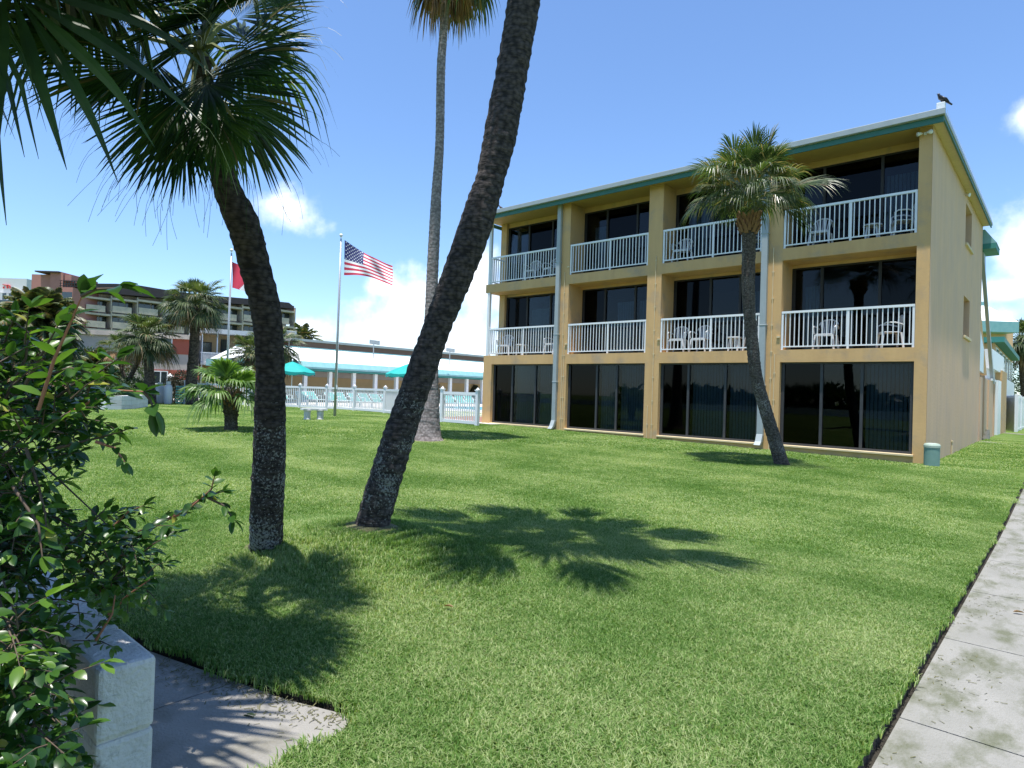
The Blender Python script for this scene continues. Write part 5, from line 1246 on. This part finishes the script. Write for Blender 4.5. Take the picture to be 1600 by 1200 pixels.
bx('fascia_end', PBX - 6, PBX + .28, y0 - .3, y0 - .02, ZE, ZF - .05, TEALROOF); bx('eave', PBX - 2.3, PBX + .25, y0 - .28, y1, ZE - .14, ZE - .025, TEALDARK)
bx('wall', PBX - 3.0, PBX - 2.6, y0 + .4, y1, .34, 2.30, TANP); bx('upper_wall', PBX - 2.9, PBX - 2.55, y0 + .4, y1, 2.31, 2.9, GREYB); bx('end_wall', PBX - 6, PBX - 2.6, y0 + .1, y0 + .39, .34, 2.8, TANP)
for px in (423.5, 476, 515, 552, 586, 619, 703, 729, 753):
    p = onX(px, 598, PBX - .5); MB().box(PBX - .62, PBX - .36, p.y - .14, p.y + .14, .34, ZE - .15).build('column', WHITE, pbl)
o = MB().tube([(PBX - 2.4, 30, .4), (PBX - 2.4, 30, .9), (PBX - 2.4, 30, 1.6), (PBX - 2.4, 30, 2.2)], [.3, .5, .6, .2], 10).build('wall_object', DARKBUSH, None)  # stand-in for an unidentified dark shape under the pool roof
q = onX(745, 607, PBX - 2.2); o.location = (0, q.y - 30, 0); tag(o, 'dark rounded object on the tan wall under the pool roof beside the yellow building', 'planter')
BB = empty('brown_roof_building', (-47, 24, .34), 'flat roofed building with a brown fascia rising behind the pool building', 'building')
MB().box(-52, -46.5, 9.5, 60, 2, 5.35).build('wall', BROWNF, BB); MB().box(-52.2, -46.3, 9.3, 60, 5.354, 5.55).build('roof_edge', GREYB, BB)
def roof_flood(px, py, d, label):
    p = at(px, py, d); r_ = empty('floodlight', (p.x, p.y, p.z - .9), label, 'floodlight'); MB().tube([p - Vector((0, 0, 1.2)), p], .04, 6).build('post', GUTTER, r_)
    MB().obox(p - RT * .35 + Vector((0, 0, 0)), RT * .75 - UP * .1, FW * .4, (0, 0, .34)).build('lamp_head', GUTTER, r_, bevel=.03)
roof_flood(584, 537, 50, 'grey floodlight on a post on the pool roof, right of the flagpole')
roof_flood(703, 549, 57, 'grey floodlight on a post on the pool roof beside the yellow building')
roof_flood(452, 523, 46, 'grey floodlight on a post on the pool roof beside the small feathery palm')

# ------------------------------------------------------------------ facades placed between two sight lines
class Facade:
    def __init__(s, px0, d0, px1, d1, root):
        a, b = at(px0, 600, d0), at(px1, 600, d1); s.a = Vector((a.x, a.y, 0)); s.u = Vector((b.x - a.x, b.y - a.y, 0)); s.L = s.u.length; s.u.normalize(); s.n = Vector((-s.u.y, s.u.x, 0)); s.root = root
        if s.n.dot(FW) < 0: s.n = -s.n
    def hit(s, px, py):
        d = ray(px, py); t = (s.a - CAM).dot(s.n) / d.dot(s.n); P = CAM + d * t; return (P - s.a).dot(s.u), P.z
    def box(s, name, x0, y0, x1, y1, m, out=0., th=.3, par=None, zb=None, hidden=0):
        """box whose front shows from (x0,y0) top-left to (x1,y1) bottom-right"""
        u0, z1 = s.hit(x0, y0); u1, _ = s.hit(x1, y0); _, z0 = s.hit(x0 if hidden == 0 else x1, y1)
        if zb is not None: z0 = zb
        return MB().obox(s.a + s.u * u0 - s.n * out + Vector((0, 0, z0)), s.u * (u1 - u0), s.n * th, (0, 0, z1 - z0)).build(name, m, par or s.root)
    def win(s, x0, y0, x1, y1, rec=.0, mul=1, fm=WHITE):
        u0, z1 = s.hit(x0, y0); u1, _ = s.hit(x1, y0); _, z0 = s.hit(x0, y1); o = s.a + s.u * u0 - s.n * (.05 - rec) + Vector((0, 0, z0)); w_, h = u1 - u0, z1 - z0; t = .07; m_ = MB()
        m_.obox(o, s.u * w_, s.n * .06, (0, 0, t)); m_.obox(o + Vector((0, 0, h - t)), s.u * w_, s.n * .06, (0, 0, t))
        for k in range(mul + 2): m_.obox(o + s.u * ((w_ - t) * k / (mul + 1)) + Vector((0, 0, t)), s.u * t, s.n * .06, (0, 0, h - 2 * t))
        f = m_.build('window', fm, s.root); MB().obox(o + s.n * .025 + s.u * .02 + Vector((0, 0, .02)), s.u * (w_ - .04), s.n * .02, (0, 0, h - .04)).build('pane', BGGLASS, f)
# motel with terracotta panel
mt = empty('motel', at(280, 600, 50), 'two storey beige motel with terracotta window bands behind the sabal palms', 'building'); mt.location.z = .3
F = Facade(180, 48, 312, 50, mt)
F.box('wall', 120, 521, 312, 634, GREYB, 0, 4, zb=.2); F.box('roof_edge', 120, 514, 314, 521.5, BEIGE, .25, 4.3)
F.box('terracotta_band', 222, 524, 311, 551, TERRA, .04, .1); F.box('terracotta_band', 240, 577, 311, 592, TERRA, .04, .1)
F.win(226, 525, 270, 549, -.06, 2); F.win(240, 579, 263, 600, -.06, 1)
F2 = Facade(312, 51.5, 470, 56, mt)
F2.box('wall', 312, 521, 440, 634, TANP, 0, 4, zb=.2); F2.box('roof_edge', 306, 514, 440, 521, SLATE, 1.6, 5.5); 
F2.win(316, 534, 331, 560, .0, 0, DARKFRAME); F2.win(345, 530, 358, 560, .0, 0, DARKFRAME); F2.win(395, 530, 410, 560, .0, 0, DARKFRAME)
F2.box('balcony_floor', 309, 566, 440, 570, SLATE, 1.5, 1.4)
for x in (312, 335, 384, 410): F2.box('post', x, 521, x + 1.6, 634, WHITE, 1.4, .12, zb=.3)
m_ = MB()
for k in range(75):
    u0, z1 = F2.hit(310 + k * 1.7, 552); _, z0 = F2.hit(310, 566); m_.obox(F2.a + F2.u * u0 - F2.n * 1.45 + Vector((0, 0, z0)), F2.u * .045, F2.n * .03, (0, 0, z1 - z0))
u0, z1 = F2.hit(309, 551); u1, _ = F2.hit(440, 551); m_.obox(F2.a + F2.u * u0 - F2.n * 1.46 + Vector((0, 0, z1 - .06)), F2.u * (u1 - u0), F2.n * .06, (0, 0, .08)); m_.build('railing', VINYL, mt)
# condominium with curved dark roof
cd_ = empty('condominium', at(280, 600, 85), 'long beige condominium with round openings and a dark curved roof behind the palms', 'building'); cd_.location.z = .3
G = Facade(120, 80, 458, 104, cd_)
G.box('wall', 120, 470, 458, 634, BEIGE, -1.5, 10, zb=.3)
prof = [(124, 443), (180, 443.5), (215, 446), (245, 451), (275, 456), (330, 462), (400, 468), (450, 473), (456, 478)]
m_ = MB()
for i in range(len(prof) - 1):
    u0, z0 = G.hit(*prof[i]); u1, z1 = G.hit(*prof[i + 1]); _, b0 = G.hit(prof[i][0], 455 + (prof[i][0] - 124) * .082); _, b1 = G.hit(prof[i + 1][0], 455 + (prof[i + 1][0] - 124) * .082)
    P = lambda u_, z_, o_: G.a + G.u * u_ - G.n * o_ + Vector((0, 0, z_))
    m_.face([P(u0, b0, .3), P(u1, b1, .3), P(u1, z1, .3), P(u0, z0, .3)]); m_.face([P(u0, z0, .3), P(u1, z1, .3), P(u1, z1, -9), P(u0, z0, -9)]); m_.face([P(u0, b0, .3), P(u0, b0, -2), P(u1, b1, -2), P(u1, b1, .3)])
u1, z1 = G.hit(458, 478); _, b1 = G.hit(458, 486); m_.face([P(u1, b1, .3), P(u1, b1, -9), P(u1, z1, -9), P(u1, z1, .3)])
m_.build('roof', DARKROOF, cd_)
m_ = MB()
for i in range(len(prof) - 1):
    u0, _ = G.hit(*prof[i]); u1, _ = G.hit(*prof[i + 1]); _, b0 = G.hit(prof[i][0], 452 + (prof[i][0] - 124) * .082); _, b1 = G.hit(prof[i + 1][0], 452 + (prof[i + 1][0] - 124) * .082)
    m_.face([P(u0, 3, -1.46), P(u1, 3, -1.46), P(u1, b1, -1.46), P(u0, b0, -1.46)])
m_.build('upper_wall', BEIGE, cd_)
for row, (dy, dh) in enumerate(((0, 0), (25, 0), (50, 0), (75, 0))):
    for k in range(8):
        x = 140 + k * 41; y = 464 + (x - 124) * .066 + dy
        if y > 560: continue
        G.box('balcony_wall', x - 6, y + 10, x + 24, y + 20, BEIGE, .2, .25)
        G.box('slab', x - 8, y - 3, x + 33, y + 0, BEIGE, .1, 1.5)
        G.box('window', x + 22, y + 3, x + 33, y + 20, BGGLASS, -1.4, .2); G.box('pier', x + 33.2, y - 3, x + 34.6, y + 22, BEIGE, .15, 1.6)
        for cx_ in (6, 15) if row < 2 else (6,):
            u0, z0 = G.hit(x + cx_, y + 7); q = P(u0, z0, -1.46); d_ = MB(); d_.tube([q, q - G.n * .1], .42 * (1 + .15 * k / 8), 18); d_.build('round_opening', BGGLASS, cd_)
# pink tower and white hotel at far left
pt_ = empty('pink_tower', at(85, 600, 80), 'pink stucco tower with dark flat cap next to the beige condominium', 'building'); pt_.location.z = .3
H = Facade(40, 78, 115, 78, pt_)
H.box('wall', 78, 448, 114, 634, PINK, 0, 6, zb=.3); H.box('upper_wall', 79, 425, 99, 448.2, PINK, 0, 6); H.box('upper_wall', 99.2, 429, 110, 439, PINK, -.2, 5)
H.box('cap', 58, 423.5, 95, 425.5, DARKROOF, .4, 6.5); H.box('lift_housing', 64, 421, 84, 423.4, SLATE, -1, 4); H.box('side_wall', 44, 427, 78.8, 634, PINK, -.6, 6, zb=.3); H.box('window', 97, 456, 113, 475, BGGLASS, .02, .1)
m_ = MB()
for y in (439, 443, 447): u0, z0 = H.hit(93, y); u1, _ = H.hit(130, y); m_.obox(H.a + H.u * u0 + Vector((0, 0, z0)), H.u * (u1 - u0), H.n * .08, (0, 0, .1))
for k in range(9): u0, z0 = H.hit(94 + k * 4.3, 448); _, z1 = H.hit(94, 439); m_.obox(H.a + H.u * u0 + Vector((0, 0, z0)) - H.n * .01, H.u * .07, H.n * .1, (0, 0, z1 - z0))
m_.build('roof_railing', BLACK, pt_); H.box('window', 100, 490, 112, 505, BGGLASS, .02, .1)
wh = empty('white_hotel', at(5, 600, 100), 'white hotel with a red rooftop mark at the far left edge', 'building'); wh.location.z = .3
K = Facade(-120, 100, 44, 100, wh)
K.box('wall', -120, 454, 36, 634, SLATE, 0, 10, zb=.3); K.box('parapet', -60, 430.5, 33, 453.8, SLATE, -1.2, 10)
for y in (458, 490, 522, 554): 
    K.box('window', 4, y, 10, y + 10, BGGLASS, .02, .1); K.box('window', 14, y, 20, y + 10, BGGLASS, .02, .1); K.box('window', -20, y, -10, y + 10, BGGLASS, .02, .1)
    K.box('balcony', -30, y + 10.5, 30, y + 18, BGGLASS, .8, .1); K.box('slab', -31, y + 18, 32, y + 22, SLATE, .9, 1.2)
m_ = MB()
def strk(pts, w_=.28):
    for i in range(len(pts) - 1):
        a_, b_ = K.hit(*pts[i]), K.hit(*pts[i + 1]); A_ = K.a + K.u * a_[0] + K.n * 1.1 + Vector((0, 0, a_[1])); B_ = K.a + K.u * b_[0] + K.n * 1.1 + Vector((0, 0, b_[1])); m_.bar(A_, B_, w_, .1)
strk([(-4, 443), (1, 443.5), (3, 445), (3, 449)]); strk([(2.2, 444), (5, 443.5), (7, 445), (7, 449)]); strk([(-3, 446), (-3, 449)])
m_.build('red_lettering', mat('sign_red', (.65, .08, .07), .6), wh)

# ------------------------------------------------------------------ odds and ends by the fence
p = ground(152, 640); pw = empty('block_planter', ground(190, 638), 'curved low wall of white blocks in front of the clipped hedge', 'wall')
cuv = [(110, 634), (140, 638.5), (165, 640.5), (190, 640.5), (212, 639), (231, 636)]
Q = [ground(*c) for c in cuv]
for row in range(3):
    for i in range(len(Q) - 1):
        a, b = Q[i], Q[i + 1]; d = b - a; d.z = 0; n_ = Vector((-d.y, d.x, 0)).normalized(); k = max(1, int(d.length / .42))
        m_ = MB()
        for j in range(k): m_.obox(Vector((a.x, a.y, .33)) + d * ((j + .01) / k) + n_ * (.002 * (j % 2)) + Vector((0, 0, row * .2)), d * (.98 / k), n_ * .3, (0, 0, .194))
        m_.build('block_course', WHITEROUGH if (row + i) % 3 else BLOCKP, pw)
def tank(px, py, d, h, r0, label):
    c = at(px, py, d); c = Vector((c.x, c.y, .34)); r_ = empty('gas_tank', c, label, 'gas tank', 'white gas tanks by the fence')
    MB().lathe(c, [(r0 * .8, 0), (r0 * .85, .06), (r0, .12), (r0, h - .22), (r0 * .8, h - .1), (r0 * .35, h - .02), (.05, h)], 18).build('cylinder', TANK, r_, smooth=True)
    MB().lathe(c + Vector((0, 0, h - .01)), [(.12, 0), (.12, .14), (.10, .14)], 12).build('collar', TANK, r_)
tank(262, 632, 34.5, 1.12, .21, 'white gas tank nearest the white picket fence'); tank(249, 632, 35.3, 1.05, .24, 'shaded gas tank left of the brighter one')
c = at(283.5, 632, 36.3); r_ = empty('stacked_crates', (c.x, c.y, .34), 'stack of teal slatted seats beside the start of the picket fence', 'stack')
for k in range(7): MB().box(c.x - .25, c.x + .25, c.y - .25, c.y + .25, .36 + k * .15, .45 + k * .15).build('seat', TEALSTRAP, r_)
c = at(266, 590, 40); r_ = empty('lamp_post', (c.x, c.y, .34), 'small white lamp post behind the gas tanks', 'lamp'); MB().tube([(c.x, c.y, .34), (c.x, c.y, c.z - .2)], .05, 8).build('post', WHITE, r_)
MB().lathe((c.x, c.y, c.z - .25), [(.07, 0), (.11, .03), (.12, .30), (.20, .32), (.02, .52)], 10).build('lamp_head', WHITE, r_)
# across the way behind the camera (seen only in the window reflections)
sw_ = MB().box(-60, 40, -46.4, -46, -.1, .95).build('sea_wall', WHITEROUGH); tag(sw_, 'low white wall mirrored faintly in the ground floor windows', 'wall')
leaf_mass('hedge_row', [((-30 + 14 * k, -50, 1.3), 8, 2, 1.5 + .5 * math.sin(k * 2.3)) for k in range(6)], HEDGE, 'dark hedge row mirrored in the ground floor windows', 'hedge', 9, 9000, 1.1, False)
# dry clippings blown along the path edges
rc = random.Random(5); m_ = MB()
for k in range(1500):
    if k % 3:
        x = SWX + .02 + abs(rc.gauss(0, .22)); y = rc.uniform(-16.5, -2); z = ground_z(x, y) - .033
        if noise.noise(Vector((x * 3, y * 1.3, 0))) < -.05: continue
    else:
        t = rc.random(); x = -1.4 + 1.55 * t; y = -16.66 + .44 * t - abs(rc.gauss(0, .12)) - .03; z = -.010
        if x > .14 - .0 or not in_poly(x, y, Pin): continue
    a = rc.uniform(0, 6.28); l = rc.uniform(.012, .035); w_ = .0022; c_, s_ = math.cos(a), math.sin(a)
    m_.face([(x - s_ * w_, y + c_ * w_, z), (x + s_ * w_, y - c_ * w_, z), (x + c_ * l + s_ * w_, y + s_ * l - c_ * w_, z + .003), (x + c_ * l - s_ * w_, y + s_ * l + c_ * w_, z + .005)])
tag(m_.build('grass_clippings', STRAW), 'dry grass clippings scattered along the edges of the concrete', 'clippings', kind='stuff')
# fallen leaf and clippings
for i, (px, py, lb) in enumerate(((693, 957, 'small dry brown leaf lying on the lawn in front of the leaning palm shadow'), (380, 1112, 'small dark leaf on the pavement in the lower left'), (1583, 952, 'dark clipping on the sidewalk at the right edge'))):
    g_ = ground(px, py); m_ = MB(); leaf(m_, g_ + Vector((0, 0, .045 if i == 0 else -.02)), Vector((.8, .4, .1)), Vector((0, .2, 1)), .075, .035, .4, .1); o = m_.build('fallen_leaf', DEADLEAF if i != 1 else HEDGE); tag(o, lb, 'leaf')
